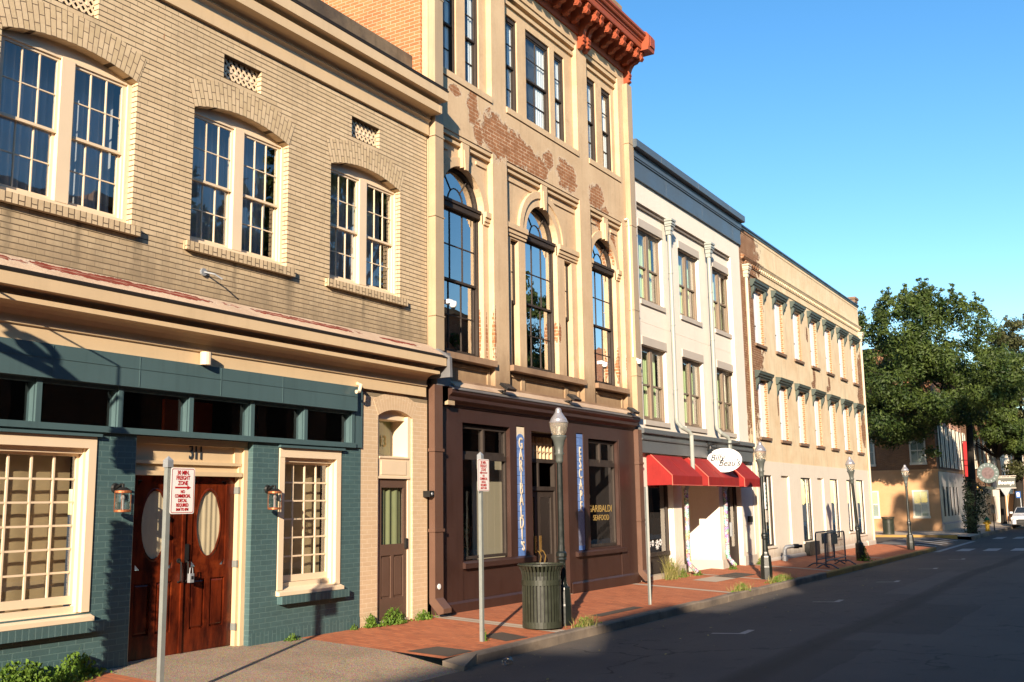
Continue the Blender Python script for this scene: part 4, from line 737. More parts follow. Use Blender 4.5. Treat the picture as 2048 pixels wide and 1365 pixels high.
def hopper(x, m, par, zc=7.04, pts=None, y=9.93, r=.055, H=.41):
    mb = MB()
    for (w, z0, z1, d) in ((.075, 0, .10, .07), (.095, .10, .20, .09), (.125, .20, .245, .12), (.145, .245, .29, .14), (.125, .29, .32, .12), (.155, .32, .365, .15)): mb.box(x - w, x + w, y - d, 9.999, zc + z0 * H / .365, zc + z1 * H / .365)
    mb.tube(pts, r, 10)
    for z in (2.9, 4.6, 6.0): mb.lathe((x, y, z), [(r + .012, -.015), (r + .012, .015)], 10)
    return mb.build('downpipe', m, par)
for x, xe in ((24.98, 25.42), (28.0, 28.42)):
    hopper(x, M['gpipe'], b3, 7.04, [(x, 9.93, 7.05), (x, 9.93, 2.15), (x + .02, 9.92, 2.05), (x + .1, 9.85, 1.93), (xe - .08, 9.74, 1.82), (xe, 9.71, 1.72), (xe, 9.71, .80), (xe, 9.93, .3)])
    MB().tube([(xe, 9.93, .35), (xe, 9.93, -1.45), (xe + .02, 9.90, -1.58), (xe + .10, 9.75, -1.78)], .06, 10).build('sticker_covered_pipe', M['stick'], b3)
# ground floor of building 3
mb = MB(); zz = -2.2
wall(mb, 22.74, 31.15, zz, 1.2, 10.0, 10.12, [(23.12, 24.72, zz, .55, 0, .25), (25.28, 28.12, zz, .62, 0, .12), (28.72, 30.06, zz, .50, 0, .22)], outer=True)
mb.box(25.16, 25.28, 10.12, 11.2, zz, .62); mb.box(28.12, 28.24, 10.12, 11.2, zz, .62); mb.box(25.28, 28.12, 11.2, 11.3, zz, .62); mb.box(25.28, 28.12, 10.12, 11.2, .60, .7); g3 = mb.build('ground_floor_wall', M['w3'], b3)
for (a, b) in ((24.70, 25.30), (30.05, 31.17)): B(a, b, 9.955, 9.999, zz, swz(a, 10) + .27).build('plinth', M['w3t'], g3)
mb = MB()
mb.box(28.085, 28.119, 10.0, 11.18, zz, swz(28, 10) + .24); mb.box(28.085, 28.26, 9.955, 9.999, zz, swz(28, 10) + .24); mb.build('plinth', M['w3t'], g3)
mb = MB(); mb.box(23.12, 23.18, 10.15, 10.22, -1.2, .55); mb.box(24.62, 24.72, 10.15, 10.22, -1.2, .55); mb.box(23.18, 24.62, 10.15, 10.22, .5, .55); mb.box(23.12, 24.72, 10.13, 10.22, -1.3, -1.2); mb.box(23.12, 24.72, 10.17, 10.22, -1.72, -1.3)
for z in (-1.34, -1.7): mb.box(23.16, 24.68, 10.155, 10.17, z, z + .03)
f = mb.build('shop_window', M['oldw'], b3); g = MB(); pane(g, 23.17, 24.63, -1.2, .51, 10.185); g.build('shop_pane', M['glassd'], f); B(23.12, 24.72, 9.98, 10.2, -2.1, -1.725).build('window_plinth', M['concrete'], f)
text('glass_lettering', 'Bistro', .0001, M['white'], f, (24.0, 10.18, -1.0)) if False else None
mb = MB()
for k, (x, z, r) in enumerate(((23.5, -1.0, .10), (23.72, -.98, .07), (24.0, -1.02, .12), (24.2, -.97, .08))):
    for i in range(5): mb.obox((x, 10.176, z), Vector((math.cos(i * 1.257 + k), 0, math.sin(i * 1.257 + k))), Vector((0, 1, 0)), Vector((-math.sin(i * 1.257 + k), 0, math.cos(i * 1.257 + k))), r, .002, .012)
mb.build('white_decal', M['white'], f)
B(22.9, 25.2, 12.2, 12.3, -2, .6).build('room_wall', M['dark'], b3); B(28.4, 30.4, 11.2, 11.3, -2, .5).build('room_wall', M['dark'], b3); B(25.0, 25.1, 10.3, 12.2, -2, .6).build('room_wall', M['dark'], b3); B(30.3, 30.4, 10.25, 11.2, -2, .5).build('room_wall', M['dark'], b3)
mb = MB(); mb.box(28.72, 28.80, 10.15, 10.23, -2, .5); mb.box(29.98, 30.06, 10.15, 10.23, -2, .5); mb.box(28.8, 29.98, 10.15, 10.23, .42, .5); mb.box(28.8, 28.95, 10.16, 10.2, -1.86, .42); mb.box(29.3, 29.45, 10.16, 10.2, -1.86, .42); mb.box(29.85, 29.98, 10.16, 10.2, -1.86, .42); mb.box(28.95, 29.3, 10.16, 10.2, -1.86, -1.6); mb.box(29.45, 29.85, 10.16, 10.2, -1.86, -1.3)
d = mb.build('shop_door', M['oldw'], b3); g = MB(); pane(g, 28.94, 29.31, -1.61, .43, 10.18); pane(g, 29.44, 29.86, -1.31, .43, 10.18); g.build('door_glass', M['glassd'], d); B(29.33, 29.37, 10.08, 10.15, -1.0, -.6).build('door_handle', M['alum'], d)
B(30.55, 30.75, 9.9, 9.999, -.62, -.44).build('wall_box', M['black'], b3); B(30.3, 30.42, 9.96, 9.999, -1.5, -.9).build('wall_conduit', M['gpipe'], b3)
AWN = [(23.05, 25.05, 'leftmost'), (25.50, 27.92, 'middle'), (28.40, 29.92, 'rightmost')]
for (a, b, wd) in AWN:
    r_ = root('red_awning', {'leftmost': 'red canvas awning nearest the brown shopfront, over the dark shop window', 'middle': 'red canvas awning between the two grey downpipes, shaded by the oval sign', 'rightmost': 'red canvas awning nearest the street lamp, right of the oval sign'}[wd], 'awning', (a, 9.98, 1.15), 'red awnings of the white building')
    yt, yf = 9.865, 9.33; mb = MB()
    mb.smooth = True; nx, ny = 14, 6
    def cp_(i, j):
        s_, t_ = i / nx, j / ny; sag = .022 * math.sin(math.pi * t_) * (.6 + .4 * math.cos(2 * math.pi * s_ * max(1, round((b - a) / 1.0)))) if 0 < i < nx else 0
        return (a + (b - a) * s_, yt + (yf - yt) * t_, 1.15 + (.64 - 1.15) * t_ - sag)
    for i in range(nx):
        for j in range(ny): mb.face([cp_(i, j), cp_(i + 1, j), cp_(i + 1, j + 1), cp_(i, j + 1)])
    mb.build('canopy', M['red'], r_)
    k_ = 1
    while a + k_ * 1.0 < b - .3: MB().tube([(a + k_ * 1.0, yt, 1.15), (a + k_ * 1.0, (yt + yf) / 2, .882), (a + k_ * 1.0, yf - .002, .642), (a + k_ * 1.0, yf - .004, .42)], .004, 4).build('seam', M['redseam'], r_); k_ += 1
    B(a, b, yf, yf + .012, .415, .640).build('valance', M['red'], r_)
    for x in (a, b - .012):
        e = MB(); e.idx([(x, yt, 1.14), (x, yf + .012, .63), (x, yf + .012, .415), (x, 9.98, .415), (x, 9.98, 1.14), (x + .012, yt, 1.14), (x + .012, yf + .012, .63), (x + .012, yf + .012, .415), (x + .012, 9.98, .415), (x + .012, 9.98, 1.14)], [(0, 1, 2, 3, 4), (9, 8, 7, 6, 5)] + [(i, (i + 1) % 5, 5 + (i + 1) % 5, 5 + i) for i in range(5)]); e.build('side_panel', M['red'], r_)
    p = MB(); p.tube([(a, yt, 1.15), (a, yf, .642), (a, yf, .413), (b, yf, .413)], .010, 5); p.build('piping', M['redpipe'], r_)
# ------------------------------------------------------------------ building 4: long cream warehouse with shuttered windows
PT4 = [(41.3, 8.0, 2.4, 2.2), (41.4, 5.6, 2.3, 5.2), (41.5, 6.0, 1.4, 2.2), (42.0, 4.7, 1.5, .8), (41.7, 3.0, .6, 1.3), (57.6, 5.6, .8, 1.3), (57.4, 3.0, .6, 1.1), (57.3, 4.5, .8, .7), (49.4, 4.6, .25, .6), (51.7, 4.6, .25, .5), (48.7, 6.2, .2, .4), (44.4, 3.2, .12, .6), (49.2, 4.35, .35, .2), (51.4, 4.35, .3, .2)]
M['w4'] = stucco('peeling_cream_stucco', (.74, .62, .42), (.66, .49, .30), patches=PT4, bc=((.30, .15, .08), (.20, .10, .055), (.50, .38, .25)), streak=.6, stain=.32, gain=.8)
M['w4low'] = stucco('smooth_cream_render', (.715, .65, .545), (.68, .615, .51), streak=.12, stain=.12, grime=((-1.75, -1.45, .5),))
M['w4b'] = brick('rubbed_orange_brick', (.30, .12, .05), (.24, .09, .035), (.42, .33, .23), ms=.012, h=.075, stain=.2, streak=.1)
M['hood'] = plain('grey_green_hood', (.060, .080, .070), .5, .15, 5, .4, dirt=.3)
M['shut'] = plain('white_closed_shutter', (.84, .83, .82), .5, .03, 2, .3)
M['sillb'] = plain('brown_stone_sill', (.20, .13, .085), .85, .3, 6, .2, dirt=.4)
M['blueroof'] = plain('dark_roof_edge', (.02, .04, .07), .4, .2, 2, .5)
b4 = root('cream_warehouse_building', 'long cream building with two rows of shuttered windows under grey green hoods', 'building', (39.5, 10.0, -1.9))
X4 = [32.26 + 2.286 * k for k in range(7)]
h = [(x, x + .96, 5.06, 6.86, 0, .11) for x in X4] + [(x, x + .96, 2.03, 3.92, 0, .11) for x in X4]
mb = wall(MB(), 31.03, 47.88, 1.27, 8.70, 10.0, 22.0, h); b4w = mb.build('stucco_wall', M['w4'], b4)
mb = MB().prof([(10.0, 8.68), (9.97, 8.68), (9.96, 8.73), (9.93, 8.75), (9.93, 8.80), (10.3, 8.86), (10.3, 8.68)], 31.0, 47.92); mb.build('roof_edge', M['blueroof'], b4)
mb = MB(); mb.prof([(10.0, 8.58), (9.985, 8.58), (9.985, 8.66), (10.0, 8.66)], 31.1, 47.88); mb.prof([(10.0, 7.66), (9.93, 7.67), (9.90, 7.72), (9.88, 7.74), (9.88, 7.78), (10.0, 7.84)], 31.2, 47.9)
mb.box(31.3, 47.88, 9.965, 10.0, 7.53, 7.57); mb.box(31.3, 47.88, 9.965, 10.0, 7.28, 7.32); x = 31.5
while x < 47.8: mb.box(x, x + .10, 9.93, 10.0, 7.58, 7.66); x += .21
mb.build('dentil_cornice', M['w4'], b4w)
ch2 = MB(); ch2.box(47.3, 47.85, 9.96, 10.5, 8.86, 9.02); ch2.box(47.25, 47.95, 9.93, 10.55, 9.02, 9.12); ch2.build('parapet_pier', M['sillb'], b4)
hx = MB(); cx = X4[0] + .48; zt = 7.13; w = .76
hx.prof([(9.995, zt - .22), (9.92, zt - .22), (9.90, zt - .17), (9.87, zt - .16), (9.86, zt - .10), (9.82, zt - .09), (9.81, zt - .03), (9.80, zt), (9.995, zt + .03)], cx - w, cx + w)
for s in (-1, 1):
    x = cx + s * (w - .13); hx.prof([(9.995, zt - .22), (9.88, zt - .22), (9.88, zt - .32), (9.91, zt - .40), (9.96, zt - .48), (9.99, zt - .62), (9.995, zt - .62)], x - .06, x + .06)
hood = hx.build('window_hood', M['hood'], b4)
sh_ = MB(); x = X4[0]; sh_.box(x + .09, x + .96 - .012, 10.095, 10.108, 5.06, 6.86); sh_.box(x + .50, x + .505, 10.09, 10.095, 5.08, 6.84)
for z in (5.30, 5.95, 6.55): sh_.box(x + .10, x + .22, 10.085, 10.095, z, z + .015)
shut = sh_.build('closed_shutters', M['shut'], b4); sh2 = B(x, x + .09, 10.09, 10.108, 5.06, 6.86).build('shutter_frame', M['w3t'], shut)
for z in (5.62,): B(x + .05, x + .20, 10.02, 10.09, z, z + .04).build('shutter_dog', M['black'], shut)
rev = MB(); rev.box(x + .95, x + .962, 10.004, 10.109, 5.06, 6.86); rv = rev.build('brick_reveal', M['w4b'], shut)
si = B(x - .10, x + 1.06, 9.93, 10.1, 4.97, 5.06).build('window_sill', M['sillb'], b4)
for k, xx in enumerate(X4):
    for dz in (0, -3.0):
        if k or dz: shift(hood, xx - X4[0], 0, dz); shift(shut, xx - X4[0], 0, dz - (.03 if dz else 0)); shift(si, xx - X4[0], 0, dz - (.03 if dz else 0))
mb = MB(); NI = [(32.35, 33.2, -1.41, .82, .055), (34.23, 35.17, -1.55, .83, .07), (36.62, 37.95, -1.42, .80, .055), (38.87, 39.77, -1.5, .82, .07), (40.75, 42.0, -1.45, .81, .055), (43.45, 44.35, -1.28, .81, .055), (45.2, 46.55, -1.45, .83, .055)]
wall(mb, 31.17, 47.88, -2.3, 1.27, 9.985, 10.2, [(a, b, c, d, 0, e) for a, b, c, d, e in NI], outer=True); lw = mb.build('rendered_wall', M['w4low'], b4)
mb = MB()
for a, b in ((32.3, 47.0),): mb.prof([(9.984, -2.3), (9.93, -2.3), (9.93, -1.84), (9.95, -1.80), (9.984, -1.78)], a, b)
mb.prof([(9.984, -2.4), (9.90, -2.4), (9.90, -1.80), (9.92, -1.76), (9.984, -1.75)], 46.4, 47.95); mb.build('stone_base', M['w3t'], lw)
mb = MB()
for a, b, c, d, e in NI[1::2][:2]: mb.box(a + .001, b - .001, 10.06, 10.07, c, d)
mb.build('blind_panel', M['w4low'], lw)
M['ggreen'] = plain('green_grey_blind', (.085, .095, .058), .35, .15, 1.2, .5)
for i in (0, 2, 4, 5, 6):
    a, b, c, d, e = NI[i]; y = 10.028; m = MB(); m.box(a, a + .05, y, y + .03, c, d); m.box(b - .13, b, y, y + .03, c, d); m.box(a + .05, b - .13, y, y + .03, d - .05, d); m.box(a + .05, b - .13, y, y + .03, c, c + .05); cc = a + (b - a) * .66
    f = m.build('shop_window', M['oldw'], b4); B(cc - .035, cc + .035, y - .004, y + .03, c + .05, d - .05).build('window_mullion', M['w3t'], f); g = MB(); pane(g, a + .04, b - .12, c + .04, d - .04, y + .018); g.build('shop_pane', M['glass'], f); B(a, b, y + .06, y + .07, c, d).build('window_blind', M['ggreen'], f)
    B(a - .1, b + .1, 9.94, 10.04, c - .07, c).build('window_sill', M['w4low'], f)
B(36.58, 37.98, 9.80, 10.02, -1.92, -1.44).build('vent_grille', M['black'], b4)
for (x, m, zt) in ((31.42, M['pipec'], 7.08), (47.72, M['pipec'], 7.10)): hopper(x, m, b4, zt, [(x, 9.93, zt), (x, 9.93, -1.5), (x - .02, 9.93, -1.78)])
sp = root('standpipe', 'grey fire standpipe with black cap against the cream wall base', 'standpipe', (33.2, 9.70, swz(33.2, 9.7)))
mb = MB(); z = swz(33.2, 9.7); mb.lathe((33.2, 9.7, z), [(.09, 0), (.09, .16), (.07, .18), (.07, .34)], 12); mb.tube([(33.2, 9.7, z + .30), (33.2, 9.69, z + .38), (33.22, 9.64, z + .44), (33.3, 9.5, z + .46), (33.34, 9.42, z + .46)], .065, 10); mb.build('pipe_body', M['alum'], sp)
mb = MB(); mb.tube([(33.33, 9.44, z + .46), (33.40, 9.30, z + .46)], .075, 12); mb.tube([(33.40, 9.30, z + .46), (33.45, 9.2, z + .46)], .05, 12); mb.build('black_cap', M['black'], sp)

# ------------------------------------------------------------------ street lamps
M['lampg'] = plain('dark_green_iron', (.009, .012, .011), .35, .25, 12, .5, obj=True, dirt=.2)
M['lampgrey'] = plain('grey_green_iron', (.075, .085, .078), .45, .25, 12, .4, obj=True)
M['lampcap'] = plain('silver_lamp_cap', (.34, .33, .35), .3, .12, 8, .5, metal=.5, obj=True)
def frosted():
    m, t, b = base('prismatic_globe', .25, .5); b.inputs['Transmission Weight'].default_value = .8; b.inputs['Base Color'].default_value = (.72, .66, .55, 1); b.inputs['IOR'].default_value = 1.15
    tc = nd(t, 'ShaderNodeTexCoord').outputs['Object']; s = nd(t, 'ShaderNodeSeparateXYZ', None, {0: tc}); a = mth(t, 'ARCTAN2', s.outputs[1], s.outputs[0]); bump(t, b, mth(t, 'SINE', mth(t, 'MULTIPLY', a, 26.0)), .6, .004); return m
M['globe'] = frosted()
L1 = 'green street lamp behind the slatted bin, in front of the brown shopfront'
l1 = root('street_lamp', L1, 'street lamp', (14.86, 7.97, swz(14.86, 7.97)), 'street lamps along the kerb'); O = Vector(l1.location)
mb = MB(); mb.lathe(O, [(.155, -.05), (.155, .30), (.148, .33), (.135, .55), (.128, .585), (.10, .60), (.085, .64), (.078, .68)], 8); mb.build('pedestal', M['lampg'], l1)
mb = MB(); mb.lathe(O, [(.074, .66), (.064, .98), (.068, 1.0), (.085, 1.02), (.075, 1.05), (.09, 1.07), (.085, 1.12), (.062, 1.15), (.054, 1.25), (.047, 2.58), (.052, 2.60)], 14); mb.build('shaft', M['lampg'], l1)
mb = MB(); mb.smooth = True; mb.lathe(O, [(.055, 2.56), (.062, 2.60), (.062, 2.68), (.085, 2.71), (.065, 2.74), (.075, 2.82), (.10, 2.93), (.128, 2.975), (.130, 2.995), (.105, 3.015)], 18); mb.build('capital', M['lampgrey'], l1)
mb = MB(); mb.smooth = True; mb.lathe(O, [(.105, 3.012), (.125, 3.06), (.143, 3.14), (.150, 3.215)], 22); mb.build('globe', M['globe'], l1)
mb = MB(); mb.lathe(O, [(.158, 3.212), (.160, 3.225), (.142, 3.245), (.135, 3.275), (.085, 3.345), (.058, 3.385), (.055, 3.40), (.052, 3.42), (.040, 3.45), (.018, 3.465)], 22); mb.build('lamp_cap', M['lampcap'], l1)
MB().lathe(O, [(.03, 3.02), (.03, 3.16)], 8).build('lamp_bulb', M['white'], l1)
def lampat(x, y, label): o = dup(l1, (x - O.x, y - O.y, swz(x, y) - O.z)); o['label'] = label; return o
l2 = lampat(26.03, 8.1, 'street lamp with pale stickers on its shaft, right of the red awnings')
l3 = lampat(35.95, 7.95, 'leaning street lamp with weeds round its foot, beyond the steel barriers'); l3.rotation_euler = (R(-1.5), R(-5.6), 0)
l4 = lampat(45.18, 7.98, 'street lamp standing near the corner in front of the orange wall')
l4.location.z = swz(45.18, 7.98)
q = Vector(l2.location); sgn = B(q.x - .05, q.x + .045, q.y - .085, q.y - .062, q.z + 1.75, q.z + 2.42).build('lamp_banner', M['signw'], l2); B(q.x - .075, q.x + .065, q.y - .095, q.y - .075, q.z + 1.42, q.z + 1.72).build('lamp_sticker', M['w3t'], l2)
M['signgreen'] = plain('sign_green', (.05, .16, .10), .4, .1, 5)
for z in (1.82, 1.92, 2.02, 2.12, 2.24, 2.32): B(q.x - .022, q.x + .022, q.y - .090, q.y - .0855, q.z + z, q.z + z + .05).build('sticker_mark', M['signgreen'], sgn)

# ------------------------------------------------------------------ sign posts
def parksign(name, label, base_, hz, post_h, face_dir, arrow, sq, group=None):
    r = root(name, label, 'sign', base_, group); o = Vector(base_); mb = MB(); mb.box(o.x - sq, o.x + sq, o.y - sq, o.y + sq, o.z - .1, o.z + post_h)
    f = Vector(face_dir).normalized(); ux = Vector((-f.y, f.x, 0)); zz = Vector((0, 0, 1))
    mb = MB(); mb.obox(o + zz * (post_h / 2 - .05), ux, f, zz, sq, sq, post_h / 2 + .05); mb.build('post', M['galv'], r)
    c = MB(); c.obox(o + zz * (post_h - .005), ux, f, zz, sq + .010, sq + .010, .035); t = o + zz * (post_h + .075); b4_ = [o + zz * (post_h + .03) + ux * (sq + .01) * i + f * (sq + .01) * j for i, j in ((-1, -1), (1, -1), (1, 1), (-1, 1))]; c.idx(b4_ + [t], [(0, 1, 4), (1, 2, 4), (2, 3, 4), (3, 0, 4)]); c.build('post_cap', M['alum'], r)
    cx = o + f * (sq + .012) + zz * hz + ux * (.16 if arrow else .02); W2, H2 = .1524, .2286
    def rr(w, h, rad, n=5):
        P = []
        for (sx, sz, a0) in ((1, 1, 0), (-1, 1, 90), (-1, -1, 180), (1, -1, 270)):
            for k in range(n + 1): a = R(a0 + 90 * k / n); P.append((sx * (w - rad) + rad * math.cos(a), sz * (h - rad) + rad * math.sin(a)))
        return P
    def plate(P, d0, d1): mb = MB(); n = len(P); A = [cx + ux * p + zz * q + f * d0 for p, q in P]; Bq = [cx + ux * p + zz * q + f * d1 for p, q in P]; mb.idx(A + Bq, [tuple(range(n - 1, -1, -1)), tuple(range(n, 2 * n))] + [(i, (i + 1) % n, n + (i + 1) % n, n + i) for i in range(n)]); return mb
    pl = plate(rr(W2, H2, .022), -.001, .002).build('sign_plate', M['signw'], r)
    Po, Pi = rr(W2 - .010, H2 - .010, .018), rr(W2 - .0155, H2 - .0155, .014); mb = MB(); n = len(Po)
    for i in range(n): j = (i + 1) % n; mb.face([cx + ux * P[0] + zz * P[1] + f * .0035 for P in (Po[i], Po[j], Pi[j], Pi[i])])
    mb.build('sign_border', M['signr'], pl)
    for s, z, sz in (('30 MIN.', .178, .058), ('FREIGHT', .127, .058), ('ZONE', .075, .058), ('NO', -.01, .042), ('COMMERCIAL', -.053, .046), ('DECAL', -.098, .046), ('REQUIRED', -.143, .046), ('8AM TO 6PM', -.186, .038)):
        text('sign_lettering', s, sz, M['signr'], pl, cx + zz * z + f * .004, ux, zz, sx={'FREIGHT': .78, 'COMMERCIAL': .68, 'REQUIRED': .72, '8AM TO 6PM': .72}.get(s, .80), ext=.0004, bold=.0016)
    d = 1 if arrow else -1; mb = MB(); mb.idx([cx + ux * (d * p) + zz * (q + .032) + f * .004 for p, q in ((-.10, -.008), (.055, -.008), (.055, -.022), (.105, 0), (.055, .022), (.055, .008), (-.10, .008))], [(0, 1, 5, 6), (2, 3, 4)]); mb.build('sign_arrow', M['signr'], pl); return r
x, y = 7.06, 8.2; parksign('freight_zone_sign', 'freight zone parking sign with right pointing red arrow, in front of the double door', (x, y, swz(x, y)), 2.03, 2.30, (0, -1, 0), True, .025, 'freight zone signs')
x, y = 12.51, 8.0; parksign('freight_zone_sign', 'freight zone parking sign with left pointing red arrow, left of the slatted bin', (x, y, swz(x, y)), 2.31, 2.57, (0, -1, 0), False, .025, 'freight zone signs')
x, y = 18.51, 8.05; r = root('steel_post', 'bare galvanised steel post at the kerb before the red awnings', 'post', (x, y, swz(x, y))); z = swz(x, y); mb = MB(); mb.profz([(x - .05, y - .012), (x - .03, y + .018), (x + .03, y + .018), (x + .05, y - .012), (x + .04, y - .016), (x + .022, y + .010), (x - .022, y + .010), (x - .04, y - .016)], z - .1, z + 2.22)
mb.build('channel_post', M['galv'], r); mb = MB()
for k in range(40): mb.lathe((x - .0, y + .0095, z + .12 + k * .052), [(.008, -.002), (.008, .001)], 6, 'y')
mb.build('post_holes', M['black'], r)

# ------------------------------------------------------------------ slatted bins
M['bin'] = plain('olive_green_steel', (.026, .030, .020), .42, .35, 9, .45, obj=True, dirt=.35, streak=.3)
def binat(x, y, z, label):
    r = root('litter_bin', label, 'bin', (x, y, z), 'slatted litter bins'); n = 34
    for i in range(n):
        a = 2 * math.pi * i / n; ca, sa = math.cos(a), math.sin(a); t = Vector((-sa, ca, 0)); mb = MB(); prev = None; P = []
        pr = [(.295, .045), (.302, .10), (.302, .80), (.315, .87), (.345, .93), (.362, .965)]
        for (rr_, h) in pr:
            for k, d in ((-.0185, 0), (.0185, 0), (.0185, -.007), (-.0185, -.007)): P.append(Vector((x, y, z + h)) + Vector((ca, sa, 0)) * (rr_ + d) + t * k)
        F = []
        for j in range(len(pr) - 1):
            for k in range(4): F.append((j * 4 + k, j * 4 + (k + 1) % 4, (j + 1) * 4 + (k + 1) % 4, (j + 1) * 4 + k))
        mb.idx(P, F + [(0, 1, 2, 3), tuple(len(pr) * 4 - 4 + k for k in (3, 2, 1, 0))]); mb.build('slat', M['bin'], r)
    def ring(nm, r0, r1, h0, h1): mb = MB(); mb.lathe((x, y, z), [(r0, h0), (r1, h0), (r1, h1), (r0, h1), (r0, h0)], 34); return mb.build(nm, M['bin'], r)
    ring('rim', .352, .372, .955, .975); ring('band', .303, .311, .66, .74); ring('base_band', .296, .306, .02, .115)
    mb = MB(); mb.lathe((x, y, z), [(.05, .03), (.255, .03), (.262, .86), (.255, .86), (.25, .06), (.05, .05)], 24); mb.build('liner', M['black'], r); return r
binat(14.27, 8.02, swz(14.27, 8.02), 'olive green slatted litter bin standing against the street lamp by the brown shopfront')
binat(60.9, 11.86, -1.955, 'dark slatted litter bin standing before the orange corner wall')

# ------------------------------------------------------------------ crowd barriers
M['barr'] = plain('blue_grey_barrier_steel', (.065, .085, .115), .45, .2, 9, .4, metal=.3, obj=True)
def barrier(x0, x1, y, label, z):
    r = root('crowd_barrier', label, 'barrier', ((x0 + x1) / 2, y, z), 'steel crowd barriers'); mb = MB(); t = .021; zb, ztop = z + .13, z + 1.03; P = [(x0, y, z + .06), (x0, y, ztop - .15)]
    for k in range(1, 7): a = R(180 - 15 * k); P.append((x0 + .15 + .15 * math.cos(a), y, ztop - .15 + .15 * math.sin(a)))
    for k in range(1, 7): a = R(90 - 15 * k); P.append((x1 - .15 + .15 * math.cos(a), y, ztop - .15 + .15 * math.sin(a)))
    P.append((x1, y, z + .06)); mb.tube(P, t, 8); mb.tube([(x0, y, zb + .10), (x1, y, zb + .10)], t, 8); mb.build('frame', M['barr'], r); n = 19
    for k in range(1, n): xx = x0 + (x1 - x0) * k / n; MB().tube([(xx, y, zb + .10), (xx, y, ztop)], .008, 5).build('bar', M['barr'], r)
    B(x0 + (x1 - x0) * .32, x0 + (x1 - x0) * .62, y - .015, y - .008, ztop - .36, ztop - .05).build('name_plate', M['barr'], r)
    for xx in (x0 + .12, x1 - .12):
        MB().tube([(xx, y - .34, z + .012), (xx, y - .30, z + .02), (xx, y - .17, z + .10), (xx, y - .10, z + .125), (xx, y + .10, z + .125), (xx, y + .17, z + .10), (xx, y + .30, z + .02), (xx, y + .34, z + .012)], .022, 7).build('foot', M['barr'], r)
barrier(31.15, 33.6, 7.90, 'steel crowd barrier standing in front of its twin, nearer the kerb', swz(32.4, 7.9)); barrier(31.35, 33.55, 8.22, 'steel crowd barrier standing behind its twin, nearer the cream wall', swz(32.4, 8.22))

# ------------------------------------------------------------------ hanging oval sign, wall lanterns, cameras, floodlights
os_ = root('hanging_sign', 'white oval hanging sign with script lettering above the red awnings', 'sign', (27.0, 9.85, 1.6)); X = 27.0
mb = MB(); n = 40; P = [(9.40 + .49 * math.cos(2 * math.pi * i / n), 1.115 + .325 * math.sin(2 * math.pi * i / n)) for i in range(n)]; mb.prof(P, X - .02, X + .02); bd = mb.build('sign_board', M['signw'], os_)
Uy = (0, -1, 0)
text('sign_lettering', 'Billy', .25, M['numb'], bd, (X - .022, 9.60, 1.18), Uy, (0, 0, 1), sx=.95, shear=.35, ext=.001, bold=.004); text('sign_lettering', "Beau's", .25, M['numb'], bd, (X - .022, 9.27, 1.03), Uy, (0, 0, 1), sx=.95, shear=.35, ext=.001, bold=.004)
mb = MB(); mb.box(X - .02, X + .02, 8.95, 9.95, 1.53, 1.57); mb.box(X - .05, X + .05, 9.83, 9.87, 1.40, 1.70); mb.tube([(X, 9.85, 1.50), (X, 9.6, 1.30), (X, 9.55, 1.38)], .012, 6)
for yy in (9.6, 9.2): mb.tube([(X, yy, 1.40), (X, yy, 1.54)], .008, 5)
mb.build('bracket', M['black'], os_); mb = MB(); mb.tube([(X, 9.68, 1.55), (X - .25, 9.66, 1.58), (X - .33, 9.66, 1.52)], .012, 6); mb.lathe((X - .33, 9.66, 1.42), [(.06, 0), (.055, .06), (.03, .10)], 10); mb.build('sign_light', M['black'], os_)
def lantern(x, label):
    r = root('wall_lantern', label, 'wall lantern', (x, 10.0, .1), 'copper trimmed wall lanterns'); z = .10; yc = 9.86
    mb = MB(); mb.lathe((x, 9.999, z + .16), [(.05, -.03), (.06, -.005), (.06, .0)], 12, 'y'); mb.tube([(x, 9.98, z + .16), (x, 9.90, z + .20), (x, yc, z + .20), (x, yc, z + .13)], .016, 6); mb.lathe((x, yc, z), [(.04, .165), (.085, .13), (.088, .12)], 16); mb.build('lantern_bracket', M['black'], r)
    mb = MB(); mb.lathe((x, yc, z), [(.088, .10), (.092, .105), (.092, .125), (.088, .13)], 18); mb.lathe((x, yc, z), [(.085, -.115), (.092, -.11), (.092, -.09), (.085, -.085)], 18); mb.build('copper_ring', M['copper'], r)
    MB().lathe((x, yc, z), [(.078, -.09), (.084, .0), (.078, .10)], 18).build('lantern_glass', M['clear'], r); mb = MB(); mb.lathe((x, yc, z), [(.018, -.09), (.018, .02), (.026, .05), (.012, .09)], 10); mb.build('lamp_bulb', M['alum'], r)
    mb = MB()
    for k in range(4): a = math.pi / 4 + k * math.pi / 2; mb.tube([(x + .088 * math.cos(a), yc + .088 * math.sin(a), z - .1), (x + .088 * math.cos(a), yc + .088 * math.sin(a), z + .11)], .004, 4)
    mb.build('cage_bar', M['copper'], r)
lantern(7.86, 'copper trimmed wall lantern on the teal pier left of the double door'); lantern(10.30, 'copper trimmed wall lantern on the teal pier right of the double door')
def secam(x, z, label, y=9.98):
    r = root('security_camera', label, 'security camera', (x, y, z), 'white security cameras'); mb = MB(); mb.box(x - .06, x + .05, y - .13, y, z - .02, z + .05); mb.build('camera_arm', M['white'], r); mb = MB(); mb.smooth = True; mb.lathe((x + .04, y - .14, z - .03), [(.055, .05), (.065, .02), (.06, -.03), (.03, -.07)], 14); mb.build('camera_dome', M['white'], r); mb = MB(); mb.lathe((x + .04, y - .14, z - .09), [(.045, 0), (.02, -.035)], 12); mb.build('camera_lens', M['black'], r)
secam(14.52, 3.50, 'white dome security camera in front of the left arched window'); secam(20.55, 3.10, 'white dome security camera beside the right arched window'); secam(22.45, 3.38, 'white twin security camera on the downpipe at the edge of the stucco building')
